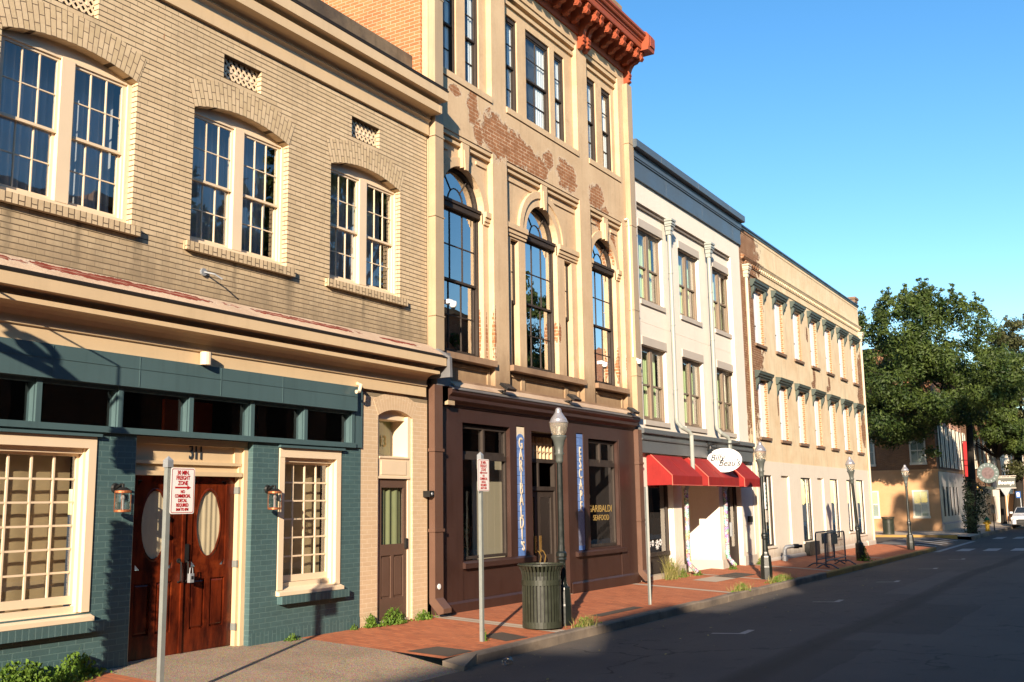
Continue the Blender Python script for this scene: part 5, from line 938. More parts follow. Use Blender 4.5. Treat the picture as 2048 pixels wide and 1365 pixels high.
kb = root('black_camera', 'small black box camera on the wall edge beside the narrow brown door', 'security camera', (13.95, 9.95, .19)); B(13.88, 14.0, 9.86, 10.0, .15, .25).build('camera_body', M['black'], kb); MB().lathe((13.93, 9.855, .20), [(.025, 0), (.02, -.012)], 10, 'y').build('camera_lens', M['alum'], kb)
M['lens'] = plain('floodlight_reflector', (.60, .42, .28), .15, .2, 10, .5, metal=.5)
def flood(x, z, label):
    r = root('floodlight', label, 'floodlight', (x, 9.8, z), 'dark floodlights on the shopfront cornice'); ax, ay, az = Vector((1, 0, 0)), Vector((0, .8, .6)).normalized(), Vector((0, -.6, .8)).normalized(); c = Vector((x, 9.70, z + .05))
    mb = MB(); mb.obox(c, ax, ay, az, .16, .10, .025); mb.tube([(x, 9.80, z - .05), (x, 9.74, z + .02)], .02, 6); mb.box(x - .06, x + .06, 9.80, 9.95, z - .04, z + .0); mb.build('floodlight_body', M['black'], r); mb = MB(); mb.obox(c - az * .03, ax, ay, az, .14, .085, .006); mb.build('reflector', M['lens'], r)
flood(16.15, 2.10, 'dark floodlight on the brown cornice under the left arched window'); flood(18.8, 2.12, 'dark floodlight on the brown cornice behind the lamp top'); flood(21.75, 2.06, 'dark floodlight at the right end of the brown cornice')
fc = root('fascia_lamp', 'small cream box lamp under the teal building cornice', 'lamp', (9.0, 9.9, 1.84)); mb = MB(); mb.lathe((9.02, 9.86, 1.80), [(.07, 0), (.07, .16)], 14); mb.build('lamp_body', M['cream2'], fc)
f2 = root('fascia_fitting', 'bent cream bracket at the right end of the teal fascia', 'bracket', (12.05, 9.9, 1.8)); mb = MB(); mb.tube([(12.12, 9.96, 1.86), (12.06, 9.84, 1.82), (12.0, 9.82, 1.72), (11.93, 9.82, 1.71)], .028, 8); mb.build('bracket_arm', M['cream2'], f2)
lb = root('key_safe', 'small grey key safe hanging from the double door handle', 'lock box', (9.10, 10.12, -.80)); B(9.095, 9.155, 10.09, 10.14, -.89, -.78).build('safe_body', M['alum'], lb); MB().tube([(9.10, 10.11, -.78), (9.105, 10.11, -.71), (9.145, 10.11, -.71), (9.15, 10.11, -.78)], .006, 5).build('shackle', M['alum'], lb); B(9.11, 9.14, 10.085, 10.09, -.85, -.81).build('keypad', M['black'], lb)
wl = root('wall_hook', 'small grey metal hook on the beige brick below the middle window', 'hook', (9.05, 10.0, 3.02)); mb = MB(); mb.lathe((9.05, 9.99, 3.02), [(.05, -.02), (.05, .01)], 10, 'y'); mb.tube([(9.05, 9.97, 3.02), (9.12, 9.86, 2.99), (9.2, 9.80, 2.93)], .012, 6); mb.build('hook_arm', M['alum'], wl)
# ------------------------------------------------------------------ the corner building and the street beyond
M['owall'] = stucco('orange_render', (.50, .285, .15), (.45, .25, .125), streak=.1, stain=.15)
M['dbrick'] = brick('brown_brick', (.26, .115, .05), (.20, .085, .038), (.22, .15, .10), ms=.01, stain=.4, streak=.2)
M['gpaint'] = plain('grey_shop_paint', (.24, .225, .225), .5, .08, 2, .3)
M['cream3'] = plain('cream_window_frame', (.66, .60, .48), .5, .05, 4)
M['blindw'] = plain('pale_window_blind', (.42, .42, .36), .6, .12, 3, .3)
b5 = root('orange_corner_building', 'orange rendered corner building with brown brick upper storey behind the big tree', 'building', (72, 14, -1.95))
XW = 67.35
def sidewin(y0, y1, z0, z1):
    mb = MB(); t = .09; mb.box(XW - .05, XW + .02, y0, y0 + t, z0, z1); mb.box(XW - .05, XW + .02, y1 - t, y1, z0, z1); mb.box(XW - .05, XW + .02, y0 + t, y1 - t, z1 - t, z1); mb.box(XW - .09, XW + .02, y0 - .03, y1 + .03, z0 - .06, z0 + t); zm = (z0 + z1) / 2; mb.box(XW - .03, XW + .02, y0 + t, y1 - t, zm - .03, zm + .03); ym = (y0 + y1) / 2; mb.box(XW - .02, XW + .02, ym - .015, ym + .015, z0 + t, z1 - t)
    f = mb.build('window', M['cream3'], b5); B(XW - .012, XW - .006, y0 + t, y1 - t, z0 + t, z1 - t).build('window_glass', M['glass'], f); B(XW - .004, XW - .001, y0 + t, y1 - t, z0 + t, z1 - t).build('window_blind', M['blindw'], f)
B(XW, 78.6, 10.0, 40, -2.4, 1.70).build('rendered_wall', M['owall'], b5); B(XW + .02, 78.6, 10.0 + .02, 40, 1.70, 9.5).build('brick_wall', M['dbrick'], b5); B(XW - .04, 78.6, 9.95, 40, 1.66, 1.78).build('string_course', M['owall'], b5)
sidewin(10.63, 11.58, -1.13, .52); sidewin(13.55, 14.5, -1.13, .52); sidewin(10.6, 11.55, 2.12, 3.78); sidewin(13.62, 14.6, 2.1, 3.78); sidewin(17, 18, -1.13, .52)
mb = MB(); wall(mb, XW + .02, 78.55, -2.3, 1.64, 9.96, 10.0, [(XW + 1.0 + i * 1.45, XW + 1.75 + i * 1.45, -1.1, .72, 0, .035) for i in range(5)], outer=True); mb.prof([(9.955, -2.3), (9.86, -2.3), (9.86, -1.55), (9.955, -1.48)], XW, 78.5); mb.build('shopfront_wall', M['gpaint'], b5)
for i in range(5): B(XW + 1.0 + i * 1.45, XW + 1.75 + i * 1.45, 9.99, 9.997, -1.1, .72).build('shop_pane', M['dark'], b5)
for i in range(6):
    x = XW + 1.2 + i * 1.75; w = B(x, x + .72, 9.985, 10.01, 1.95, 4.55).build('window', M['dark'], b5)
    for s in (-.34, .74): B(x + s, x + s + .30, 9.94, 9.983, 1.93, 4.55).build('shutter', M['cream3'], w)
    B(x - .34, x + 1.06, 9.92, 9.99, 4.57, 4.85).build('lintel', plain('pink_lintel', (.42, .24, .17), .8) if i == 0 else bpy.data.materials['pink_lintel'], w)
rb = root('red_banner', 'tall red banner hanging behind the tree trunk on the brown brick front', 'banner', (79, 9.7, 1.4)); B(78.98, 79.02, 9.40, 9.93, 1.45, 3.95).build('banner_cloth', plain('red_banner_cloth', (.34, .010, .012), .6), rb); B(78.98, 79.02, 9.35, 9.98, 3.95, 4.0).build('banner_arm', M['black'], rb)
ba = root('black_awning', 'dark awning with gold lettering panel beyond the orange corner building', 'awning', (80.5, 9.9, .4)); mb = MB(); mb.idx([(79, 10, 1.1), (84, 10, 1.1), (84, 8.9, .55), (79, 8.9, .55), (79, 8.9, .30), (84, 8.9, .30), (79, 10, .30), (84, 10, .30)], [(0, 1, 2, 3), (3, 2, 5, 4), (0, 3, 4, 6), (1, 7, 5, 2)]); mb.build('canopy', plain('black_canvas', (.02, .02, .024), .7), ba)
mb = MB()
for k, (y0, w) in enumerate(((9.85, .75), (9.85, .9), (9.85, .9))):
    yy = y0
    while yy > y0 - w: mb.box(78.985, 78.997, yy - .14, yy, .88 - k * .2, 1.0 - k * .2); yy -= .2
mb.build('gold_marks', M['gold'], ba)
def rowbuilding(name, label, x0, x1, h, m, wm, n, z1=2.3, z2=4.6, grd=None):
    r = root(name, label, 'building', ((x0 + x1) / 2, 10.0, -1.95)); B(x0, x1, 10.0, 24, -2.4, h).build('wall', m, r); B(x0 - .05, x1 + .05, 9.8, 10.05, h, h + .35).build('cornice', wm, r)
    for i in range(n):
        x = x0 + (x1 - x0) * (i + .5) / n - .5; f = MB(); f.box(x - .09, x, 9.95, 10.0, z1, z2); f.box(x + 1.0, x + 1.09, 9.95, 10.0, z1, z2); f.box(x, x + 1.0, 9.95, 10.0, z2 - .1, z2); f.box(x - .12, x + 1.12, 9.92, 10.0, z1 - .12, z1); f.box(x, x + 1, 9.96, 10.0, (z1 + z2) / 2 - .04, (z1 + z2) / 2 + .04); fo = f.build('window', wm, r); B(x, x + 1.0, 9.98, 9.995, z1, z2 - .1).build('window_blind', M['blindw'], fo)
    if grd: B(x0 + .3, x1 - .3, 9.93, 10.0, -2.2, .9).build('shopfront', grd, r)
    return r
rowbuilding('brick_row_building', 'brown brick row building with white sash windows, behind the round sign', 78.6, 96, 9.0, M['dbrick'], M['cream3'], 6, grd=M['black'])
rowbuilding('pink_row_building', 'pale pink row building with white windows, left of the far street tree', 96, 112, 8.0, stucco('pink_stucco', (.62, .52, .47), (.56, .46, .41)), M['cream3'], 6, grd=M['gpaint'])
rowbuilding('red_row_building', 'red brick row building behind the parked car', 112, 150, 9.0, M['obrick'], M['cream3'], 9)
mb = root('white_stone_column', 'short white column on a stone block at the far pavement', 'column', (92, 9.3, -2)); c_ = MB(); c_.lathe((92, 9.3, -2.0), [(.30, 0), (.30, .15), (.20, .3), (.22, 1.0), (.32, 1.9), (.32, 2.1)], 14); c_.build('column_shaft', M['w3t'], mb); B(91.7, 92.3, 9.0, 9.6, .10, .62).build('column_block', M['w3t'], mb)
og = root('orange_wall_pier', 'orange pier of brickwork behind the parked car', 'pier', (98, 9.4, -2)); mb = MB(); mb.box(97.4, 98.6, 8.6, 9.6, -2.0, .3); mb.box(97.3, 98.7, 8.5, 9.7, -2.0, -1.2); mb.build('pier_block', M['owall'], og)
rs = root('round_hanging_sign', 'round grey green hanging sign on an iron arm over the far pavement', 'sign', (78, 9.9, 2.6)); mb = MB(); mb.lathe((78, 8.36, 1.68), [(.68, -.03), (.70, 0), (.68, .03)], 32, 'x'); bd = mb.build('sign_board', plain('grey_green_sign', (.10, .13, .12), .5, .1, 5), rs); MB().lathe((77.965, 8.36, 1.68), [(.40, -.004), (.40, .0)], 28, 'x').build('sign_centre', plain('mauve_picture', (.13, .09, .09), .5, .6, 7), bd)  # board and picture colours darkened in place of falling shade
mb = MB()
for k in range(14): a = R(20 + k * 25.7); mb.obox((77.963, 8.36 + .55 * math.cos(a), 1.68 + .55 * math.sin(a)), Vector((1, 0, 0)), Vector((0, -math.sin(a), math.cos(a))), Vector((0, math.cos(a), math.sin(a))), .003, .035, .06)
mb.build('sign_marks', M['alum'], bd); mb = MB(); mb.tube([(78, 9.98, 2.62), (78, 7.6, 2.55)], .03, 6); mb.tube([(78, 8.7, 2.6), (78, 8.62, 2.28)], .015, 4); mb.tube([(78, 8.0, 2.58), (78, 8.1, 2.28)], .015, 4); mb.build('sign_arm', M['black'], rs)
bs = root('rectangular_hanging_sign', 'rectangular grey sign with white script word, hanging above the back of a triangular sign', 'sign', (86, 9.9, 1.7)); B(85.95, 86.05, 7.39, 8.68, .70, 1.44).build('sign_board', plain('sage_sign', (.10, .105, .09), .5, .1, 4), bs); mb = MB(); mb.box(85.93, 86.07, 7.36, 8.71, 1.44, 1.50); mb.box(85.93, 86.07, 7.36, 8.71, .66, .72); mb.box(85.96, 86.04, 7.3, 9.99, 1.56, 1.62); mb.box(85.94, 86.06, 7.7, 7.76, 1.5, 1.6); mb.box(85.94, 86.06, 8.3, 8.36, 1.5, 1.6); mb.build('sign_frame', M['w3t'], bs); text('sign_lettering', 'Boomys', .40, M['signw'], bs, (85.93, 8.03, 1.10), (0, -1, 0), (0, 0, 1), sx=.85, shear=.2, ext=.003, bold=.012)
ys = root('triangular_sign', 'grey back of a triangular road sign on a thin post beside the parked car', 'sign', (84.5, 7.95, -2.05)); mb = MB(); mb.prof([(8.36, .72), (7.55, .72), (7.92, .06), (7.99, .06)], 84.49, 84.51); mb.build('sign_plate', M['alum'], ys); mb = MB(); mb.tube([(84.53, 7.955, -2.05), (84.53, 7.955, .70)], .035, 6); mb.build('post', M['alum'], ys)
us = root('blue_sign', 'small blue and white sign on a post under the far tree', 'sign', (84, 7.08, -2.05)); B(83.98, 84.02, 6.95, 7.26, -.05, .42).build('sign_plate', plain('sign_blue', (.03, .10, .32), .4), us); B(83.97, 83.98, 7.03, 7.2, .05, .33).build('sign_panel', M['signw'], us); MB().tube([(84.03, 6.98, -2.1), (84.03, 6.98, .4)], .025, 6).build('post', M['alum'], us)
hy = root('fire_hydrant', 'yellow fire hydrant with green cap beyond the big tree trunk', 'fire hydrant', (69.6, 7.75, -2.03)); h0 = (69.6, 7.75, -2.03); M['hyd'] = plain('hydrant_yellow', (.40, .24, .02), .5, .15, 8, obj=True)
mb = MB(); mb.lathe(h0, [(.17, 0), (.17, .05), (.12, .06), (.115, .30), (.15, .31), (.15, .36), (.115, .37), (.12, .60), (.17, .61), (.17, .66)], 14); mb.lathe((h0[0], h0[1], h0[2] + .5), [(.07, -.22), (.07, .22)], 10, 'y'); mb.lathe((h0[0], h0[1], h0[2] + .48), [(.09, -.2), (.09, .0)], 10, 'x'); mb.build('hydrant_body', M['hyd'], hy); MB().lathe(h0, [(.165, .66), (.15, .74), (.10, .82), (.04, .85), (.04, .92)], 14).build('hydrant_cap', plain('hydrant_green', (.01, .13, .06), .5), hy)
pm = root('parking_meter', 'dark parking meter on a thin pole right of the fire hydrant', 'parking meter', (72, 7.62, -2.03)); MB().tube([(72, 7.62, -2.05), (72, 7.62, -.9)], .035, 8).build('meter_pole', M['black'], pm); mb = MB(); mb.box(71.9, 72.1, 7.5, 7.74, -1.0, -.55); mb.lathe((72, 7.62, -.55), [(.12, -.09), (.12, .09)], 12, 'x'); mb.build('meter_head', M['black'], pm)

# ------------------------------------------------------------------ parked car
M['cpaint'] = plain('silver_white_car_paint', (.52, .53, .56), .22, .03, 2, .6, bmp=0); M['tyre'] = plain('tyre_rubber', (.012, .012, .012), .8)
car = root('parked_car', 'silver white car parked facing the camera at the far kerb', 'car', (83, 6.55, -2.12)); z = -2.13; y0, y1 = 5.62, 7.47; ym = (y0 + y1) / 2
mb = MB(); S = [(80.75, .26, .62, .80, .68), (80.95, .20, .80, .92, .84), (81.9, .20, .96, .925, .84), (82.3, .20, 1.02, .925, .85), (85.0, .20, 1.05, .925, .85), (85.25, .3, .95, .88, .8)]; P = []; F = []
for (x, a, b, w, wt) in S: P += [(x, ym - w, z + a), (x, ym - w, z + (a + b) / 2), (x, ym - wt, z + b), (x, ym, z + b + .02), (x, ym + wt, z + b), (x, ym + w, z + (a + b) / 2), (x, ym + w, z + a)]
for j in range(len(S) - 1):
    for k in range(7): F.append((j * 7 + k, j * 7 + (k + 1) % 7, (j + 1) * 7 + (k + 1) % 7, (j + 1) * 7 + k))
F += [tuple(range(6, -1, -1)), tuple(35 + k for k in range(7))]; mb.idx(P, F); body = mb.build('body', M['cpaint'], car, bevel=.03)
mb = MB(); Q = [(81.95, .80, .98), (82.75, .66, 1.38), (83.3, .64, 1.44), (84.6, .64, 1.42), (85.1, .72, 1.0)]; P = []; F = []
for (x, w, h) in Q: P += [(x, ym - w, z + h), (x, ym + w, z + h)]
lo = [(x, ym - .84, z + .98) for x, _, _ in Q] + [(x, ym + .84, z + .98) for x, _, _ in Q]
for j in range(4): F.append((2 * j, 2 * j + 2, 2 * j + 3, 2 * j + 1))
nQ = 10
for j in range(4): F.append((2 * j, nQ + j, nQ + j + 1, 2 * j + 2)); F.append((2 * j + 1, 2 * j + 3, nQ + 5 + j + 1, nQ + 5 + j))
mb.idx(P + lo, F); mb.build('cabin_roof', M['cpaint'], car)
M['wind'] = plain('tinted_windscreen', (.02, .03, .05), .08, .1, 2, .7, bmp=0)
mb = MB(); mb.idx([(82.0, ym - .74, z + 1.015), (82.0, ym + .74, z + 1.015), (82.72, ym + .60, z + 1.385), (82.72, ym - .60, z + 1.385)], [(0, 1, 2, 3)]); mb.v = [(x - .012, y, q + .02) for x, y, q in mb.v]; mb.build('windscreen', M['wind'], car, fix=False)
mb = MB(); mb.idx([(80.735, ym - .42, z + .60), (80.735, ym + .42, z + .60), (80.70, ym + .56, z + .36), (80.70, ym - .56, z + .36)], [(0, 1, 2, 3)]); mb.box(80.72, 80.76, ym - .56, ym + .56, z + .22, z + .58); mb.build('grille', M['black'], car)
for s in (-1, 1):
    m_ = MB(); m_.idx([(80.93, ym + s * .90, z + .72), (80.74, ym + s * .50, z + .64), (80.74, ym + s * .50, z + .56), (80.90, ym + s * .915, z + .60), (80.98, ym + s * .90, z + .74), (80.80, ym + s * .5, z + .66), (80.80, ym + s * .5, z + .56), (80.96, ym + s * .91, z + .6)], [(0, 1, 2, 3), (0, 4, 5, 1), (3, 2, 6, 7), (4, 7, 6, 5)]); m_.build('headlight', M['signw'], car)
    for x in (81.65, 84.45): w_ = MB().lathe((x, ym + s * .80, z + .335), [(.22, -.12), (.335, -.11), (.335, .11), (.22, .12)], 20, 'y').build('wheel', M['tyre'], car); MB().lathe((x, ym + s * .80, z + .335), [(.21, -.125), (.21, .125)], 14, 'y').build('rim', M['alum'], w_)
    m_ = MB(); m_.box(82.0, 82.15, ym + s * .95 - .09, ym + s * .95 + .09, z + .98, z + 1.12); m_.build('wing_mirror', M['cpaint'], car)

# ------------------------------------------------------------------ trees
def leafmesh(name, blobs, n, size, m, parent, seed, flat=.75):
    rr = random.Random(seed); tot = sum(b[3] ** 2 for b in blobs); V = []; F = []; off = OFF[parent]
    for (bx, by, bz, br) in blobs:
        k = int(n * br * br / tot)
        for _ in range(k):
            u, ph = rr.uniform(-1, 1), rr.uniform(0, 6.2832); s = math.sqrt(1 - u * u); rad = br * (rr.random() ** .42) * rr.uniform(.80, 1.14); nrm = Vector((s * math.cos(ph), s * math.sin(ph), u))
            c = Vector((bx, by, bz)) + Vector((nrm.x * rad, nrm.y * rad, nrm.z * rad * flat)) - off
            d = (nrm + Vector((rr.gauss(0, .7), rr.gauss(0, .7), rr.gauss(0, .7)))).normalized(); a = d.orthogonal().normalized(); b = d.cross(a); t = rr.uniform(0, 6.28); e1 = a * math.cos(t) + b * math.sin(t); e2 = d.cross(e1); L = size * rr.uniform(.6, 1.3)
            i = len(V); V += [c - e1 * L, c - e2 * L * .45 + d * L * .12, c + e1 * L, c + e2 * L * .45 + d * L * .12]; F.append((i, i + 1, i + 2, i + 3))
    me = bpy.data.meshes.new(name); me.from_pydata(V, [], F); me.materials.append(m); me.update(); o = bpy.data.objects.new(name, me); COL.objects.link(o); o.parent = parent; OFF[o] = off; return o
M['bark'] = plain('dark_bark', (.022, .019, .016), .95, .4, 5, .2, bmp=.8, dirt=.4)
M['leaf1'] = foliage('oak_leaves', (.014, .036, .007), (.080, .112, .020), 1.1)
M['leaf2'] = foliage('olive_leaves', (.028, .036, .011), (.095, .098, .034), 1.0)
def tree(name, label, base_, cc, rad, nb, n, size, m, seed, zmin, trunk_r=.34, spikes=14, grp=None, fork=None, skip=None):
    r = root(name, label, 'tree', base_, grp); rr = random.Random(seed); b0 = Vector(base_); cc = Vector(cc); blobs = []
    for _ in range(nb):
        while True:
            v = Vector((rr.uniform(-1, 1), rr.uniform(-1, 1), rr.uniform(-1, 1)))
            if .30 < v.length < 1: break
        p = cc + Vector((v.x * rad[0], v.y * rad[1], v.z * rad[2]))
        if p.z < zmin or (skip and skip(p)): continue
        blobs.append((p.x, p.y, p.z, rr.choice((rr.uniform(.11, .18), rr.uniform(.16, .31))) * min(rad)))
    for _ in range(spikes):
        a = rr.uniform(0, 6.28); q = rr.uniform(.2, .95); p = cc + Vector((math.cos(a) * rad[0] * q, math.sin(a) * rad[1] * q, rad[2] * (math.sqrt(1 - q * q) + rr.uniform(-.04, .10))))
        for k in range(4): blobs.append((p.x + rr.gauss(0, .1), p.y + rr.gauss(0, .1), p.z + k * .27, (.085 - .017 * k) * min(rad)))
    leafmesh('crown', blobs, n, size, m, r, seed)
    mb = MB(); fork = Vector(fork) if fork else Vector((b0.x + (cc.x - b0.x) * .25, b0.y + (cc.y - b0.y) * .25, b0.z + (cc.z - b0.z) * .62)); mb.tube([b0 - Vector((0, 0, .2)), b0 + Vector((0, 0, .25)), b0.lerp(fork, .45) + Vector((.08, -.06, 0)), fork], .3, 12, [trunk_r * 1.45, trunk_r * 1.1, trunk_r * .9, trunk_r * .75])
    for k, bl in enumerate(blobs[:22]): e = Vector(bl[:3]); m1 = fork.lerp(e, .5) + Vector((rr.uniform(-.4, .4), rr.uniform(-.4, .4), rr.uniform(-.2, .5))); mb.tube([fork - Vector((0, 0, .3)), m1, e], .1, 6, [trunk_r * .42, trunk_r * .22, trunk_r * .06])
    mb.build('trunk', M['bark'], r); return r
t1 = tree('street_tree', 'big dark green street tree before the orange corner building', (65.4, 8.1, -2.0), (61.6, 9.3, 6.5), (5.8, 4.9, 4.6), 118, 70000, .105, M['leaf1'], 11, 1.7, .23, 34, None, (65.3, 7.75, 5.2), lambda p: p.y < 8.9 and p.z < 4.3)
tree('street_tree', 'olive green street tree overhanging the road behind the parked car', (96, 8.3, -2.05), (97, 6.5, 7.9), (6, 3.9, 7.3), 95, 44000, .135, M['leaf2'], 23, 1.2, .4)
tree('street_tree', 'green tree crown between the big street tree and the olive tree', (88, 8.6, -2.05), (86, 8.6, 6.6), (4.8, 3.3, 4.6), 62, 30000, .13, M['leaf1'], 31, 3.4, .2, 16)
iv = root('ivy_on_trunk', 'ivy and weeds climbing the base of the big street tree trunk', 'ivy', (65.4, 8.1, -2.0)); leafmesh('ivy_leaves', [(65.2, 8.1, -1.8 + .35 * k, .50 - .02 * k) for k in range(9)] + [(66.5, 7.9, -.6, .8), (67.0, 7.8, .3, .7)], 2600, .08, foliage('ivy_leaf', (.02, .04, .02), (.05, .07, .03)), iv, 5, 1.0)

# ------------------------------------------------------------------ weeds and litter
M['weed'] = foliage('weed_leaves', (.075, .16, .02), (.16, .25, .035), 8, .35); M['straw'] = foliage('dry_grass', (.20, .20, .05), (.33, .28, .10), 8, .3)
def weed(x, y, rx, ry, h, n, label, seed, size=.022, grass=0):
    z = swz(x, y); r = root('weed_clump', label, 'weed', (x, y, z), 'weeds in the paving joints'); rr = random.Random(seed); V = []; F = []
    for _ in range(n):
        px, py = rr.gauss(0, .45) * rx, rr.gauss(0, .45) * ry; fall = max(.15, 1 - (px / rx) ** 2 - (py / ry) ** 2); c = Vector((px, py, rr.random() ** 1.2 * h * fall)); d = Vector((rr.gauss(0, 1), rr.gauss(0, 1), rr.gauss(.6, .7))).normalized(); a = d.orthogonal().normalized(); b = d.cross(a); L = size * rr.uniform(.6, 1.5); i = len(V); V += [c - a * L, c - b * L * .6, c + a * L, c + b * L * .6]; F.append((i, i + 1, i + 2, i + 3))
    me = bpy.data.meshes.new('leaves'); me.from_pydata(V, [], F); me.materials.append(M['weed']); o = bpy.data.objects.new('leaves', me); COL.objects.link(o); o.parent = r; OFF[o] = Vector(r.location); V = []; F = []
    for _ in range(max(10, grass)):
        px, py = rr.gauss(0, .5) * rx, rr.gauss(0, .5) * ry; hh = h * rr.uniform(.6, 1.35); lean = Vector((rr.gauss(0, .35), rr.gauss(0, .35), 0)) * hh; a = rr.uniform(0, 6.28); w = Vector((math.cos(a), math.sin(a), 0)) * .004; i = len(V); p = Vector((px, py, -.01)); m_ = p + lean * .35 + Vector((0, 0, hh * .6)); e = p + lean + Vector((0, 0, hh)); V += [p - w, p + w, m_ + w * .8, m_ - w * .8, e]; F += [(i, i + 1, i + 2, i + 3), (i + 3, i + 2, i + 4)]
    me = bpy.data.meshes.new('blades'); me.from_pydata(V, [], F); me.materials.append(M['straw'] if grass else M['weed']); o = bpy.data.objects.new('blades', me); COL.objects.link(o); o.parent = r; OFF[o] = Vector(r.location)
weed(7.35, 9.86, .34, .13, .26, 700, 'leafy green weeds against the teal wall left of the double door', 1, .024); weed(6.65, 9.82, .55, .18, .26, 1000, 'wide green weeds under the large teal shop window', 2, .024); weed(7.0, 9.65, .4, .12, .12, 350, 'low weeds before the teal wall at the lower left', 13, .02)
weed(12.45, 9.93, .13, .08, .20, 240, 'small weeds at the foot of the painted brick pier', 3); weed(12.95, 9.90, .33, .10, .26, 600, 'leafy weeds across the step of the narrow brown door', 4); weed(13.75, 9.9, .26, .09, .14, 260, 'low weeds by the brown downpipe', 5); weed(10.75, 9.93, .14, .06, .10, 120, 'tiny weeds at the end of the concrete drive', 6, .016); weed(12.08, 9.95, .08, .05, .08, 60, 'tiny tuft at the teal wall corner', 7, .015)
weed(14.95, 7.62, .30, .12, .16, 320, 'grass tuft on the kerb right of the litter bin', 8, .018, 160); weed(12.56, 8.0, .05, .05, .16, 70, 'weed at the foot of the left arrow sign post', 9, .016)
weed(23.9, 9.8, .35, .12, .50, 200, 'tall dry grass before the dark shop window under the red awning', 10, .02, 240); weed(24.75, 9.82, .25, .10, .22, 200, 'short grass at the white pier under the red awning', 11, .02, 80); weed(22.6, 7.62, .42, .13, .17, 400, 'grass tuft on the kerb before the second paving strip', 12, .02, 220); weed(25.9, 7.72, .85, .14, .15, 700, 'long grassy strip on the kerb beside the stickered lamp', 14, .02, 320); weed(35.95, 7.85, .25, .22, .5, 500, 'weeds round the foot of the leaning lamp', 15, .03); weed(28.3, 9.75, .22, .1, .14, 150, 'weeds by the right stickered pipe', 16, .02); weed(30.9, 9.8, .2, .1, .2, 160, 'weeds beside the white plinth near the lamp', 17, .02); weed(25.6, 9.75, .2, .1, .14, 150, 'weeds by the left stickered pipe', 18, .02)
cp = root('crushed_cup', 'crushed clear plastic cup lying on the road by the kerb', 'litter', (11.6, 7.05, rdz(11.6, 7.05))); mb = MB(); rr = random.Random(3); mb.lathe((11.6, 7.05, rdz(11.6, 7.05) + .05), [(.03, -.07), (.05, -.03), (.042, .02), (.06, .07)], 11, 'x'); mb.v = [(a + rr.uniform(-.012, .012), b + rr.uniform(-.012, .012), c + rr.uniform(-.015, .01)) for a, b, c in mb.v]; mb.build('cup_body', M['clear'], cp)
mb = MB(); rr = random.Random(9)
for _ in range(150):
    x, y = rr.uniform(9, 34), 7.3 - abs(rr.gauss(0, 1.4)); 
    if y < 1: continue
    a = rr.uniform(0, 6.28); L = rr.uniform(.012, .035); c = Vector((x, y, rdz(x, y) + .006)); u = Vector((math.cos(a), math.sin(a), .15)) * L; v = Vector((-math.sin(a), math.cos(a), .1)) * L * .5; mb.face([c - u, c - v, c + u, c + v])
kind(mb.build('fallen_leaves', M['straw'], fix=False), 'stuff')
tag(COL.objects['fallen_leaves'], 'small dry leaves scattered on the road near the kerb', 'leaves')

pl = root('indoor_plant', 'leafy pot plant inside the left window of the brown shopfront', 'plant', (15.9, 10.7, -1.87)); MB().lathe((15.9, 10.7, -1.87), [(.16, .5), (.2, .95), (.18, .95), (.15, .9)], 14).build('pot', M['obrick'], pl); leafmesh('plant_leaves', [(15.9, 10.7, -.75, .2), (15.8, 10.65, -.5, .17), (16.0, 10.7, -.45, .17), (15.9, 10.7, -.25, .15)], 420, .06, M['leaf1'], pl, 17, 1.0)
# ------------------------------------------------------------------ across the street: low row of buildings and trees that shade the road and show in the glass
M['opp'] = brick('opposite_brick', (.22, .10, .06), (.17, .08, .05), (.25, .2, .15), stain=.3)
EDGE = [(-60, -44, 9.6), (-44, -36, 9.9), (-36, -27, 9.3), (-27, -21.6, 9.7), (-21.6, -19.2, 8.9), (-19.2, -16.2, 9.95), (-16.2, -8.6, 8.95), (-8.6, -5.2, 11.0), (-5.2, 2.0, 10.7), (2.0, 9, 10.2), (9, 20, 9.6), (20, 30, 9.9), (30, 46, 9.4), (60, 90, 10)]
for i, (a, b, h_) in enumerate(EDGE):
    r = root('opposite_building', 'low brick building across the street, number of storeys three', 'building', ((a + b) / 2, -12, -1.9), 'buildings across the street'); B(a + .01, b - .01, -18, -7.0, -2.6, h_).build('wall', M['opp'], r); B(a + .01, b - .01, -7.05, -6.8, h_ - .3, h_ + .02).build('cornice', M['sillst'], r); n = max(1, int((b - a) / 3))
    for k in range(n):
        x = a + (b - a) * (k + .5) / n
        for z in (-1, 2.4, 5.6): B(x - .5, x + .5, -7.0, -6.97, z, z + 1.9).build('window', M['dark'], r)
chm = root('shadow_chimney', 'broad unseen chimney added across the street to shade the cream wall base', 'chimney', (-6.8, -8, 11)); B(-8.3, -5.4, -8.6, -7.6, 10.9, 12.5).build('chimney_stack', M['opp'], chm)  # unseen stack added so its shadow reaches the cream wall base
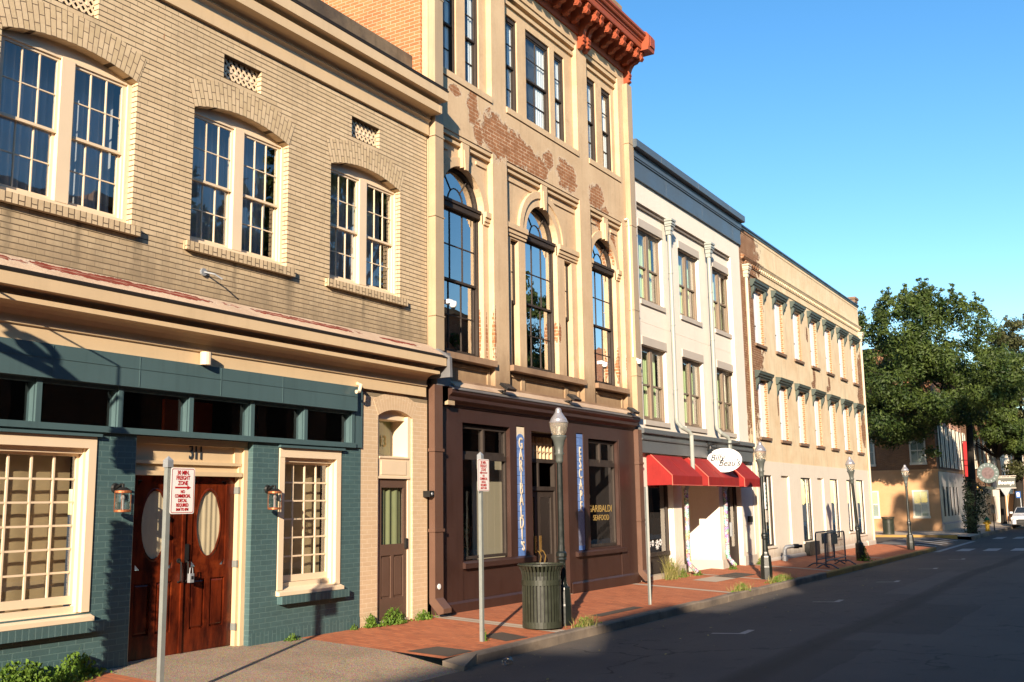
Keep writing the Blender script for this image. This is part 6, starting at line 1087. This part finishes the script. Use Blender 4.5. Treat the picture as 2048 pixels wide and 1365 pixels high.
for i, (x, y, z, s) in enumerate(((24, -5.0, 7.0, 4.0), (30.5, -5.2, 11.6, 3.9), (44, -5, 7.0, 4.2), (-33, -5.0, 6.4, 3.6))):
    tree('street_tree', 'street tree standing across the road', (x, y, -1.95), (x, y - .5, z), (s, s * .8, s * .85), 60, 9000, .16, M['leaf1'], 40 + i, 3.0, .25, 10, 'trees across the street')

bk = root('scroll_bracket', 'iron scroll bracket projecting from the beige building left of the view', 'bracket', (3.95, 9.9, 2.45)); mb = MB(); mb.tube([(3.95, 9.9, 2.45), (3.95, 8.55, 2.5)], .06, 6); A_ = [Vector((3.95, 9.6 - .42 * k, 2.66)) for k in range(3)]
for p_ in A_: mb.tube([p_ + Vector((0, .16 * math.cos(t_ * .55), .14 * math.sin(t_ * .55))) * (1 - t_ * .05) for t_ in range(13)], .035, 5)
mb.tube([(3.95, 9.9, 2.9), (3.95, 9.3, 2.88), (3.95, 8.9, 2.75), (3.95, 8.5, 2.5), (3.95, 8.35, 2.62)], .035, 5); mb.build('bracket_arm', M['black'], bk)
pt = root('shadow_shrub', 'unseen shrub in a pot, added left of the view to cast a shadow', 'shrub', (5.56, 8.98, swz(5.56, 9))); MB().lathe((5.56, 8.98, swz(5.56, 9)), [(.10, 0), (.12, .42), (.11, .42), (.10, .36)], 14).build('pot', M['obrick'], pt); leafmesh('shadow_shrub_leaves', [(5.56, 8.98, -1.35 + .11 * k, .085 - .001 * k) for k in range(19)], 5200, .03, M['leaf1'], pt, 8, 1.0)  # stand-in outside the view, added to throw shade on the teal pier
hb = root('shadow_basket', 'unseen hanging basket added left of the view to cast a shadow', 'basket', (5.56, 8.98, 1.4)); leafmesh('shadow_basket_leaves', [(5.56, 8.98, 1.34, .07), (5.56, 8.98, 1.42, .075), (5.56, 8.98, 1.5, .075), (5.56, 8.98, 1.58, .07), (5.56, 8.98, 1.66, .06)], 900, .035, M['leaf1'], hb, 9, 1.0); MB().tube([(5.56, 8.98, 1.7), (5.56, 8.98, 2.4), (5.56, 9.9, 2.42)], .012, 5).build('shadow_basket_hook', M['black'], hb)  # added out of view for the upper part of the pier shadow
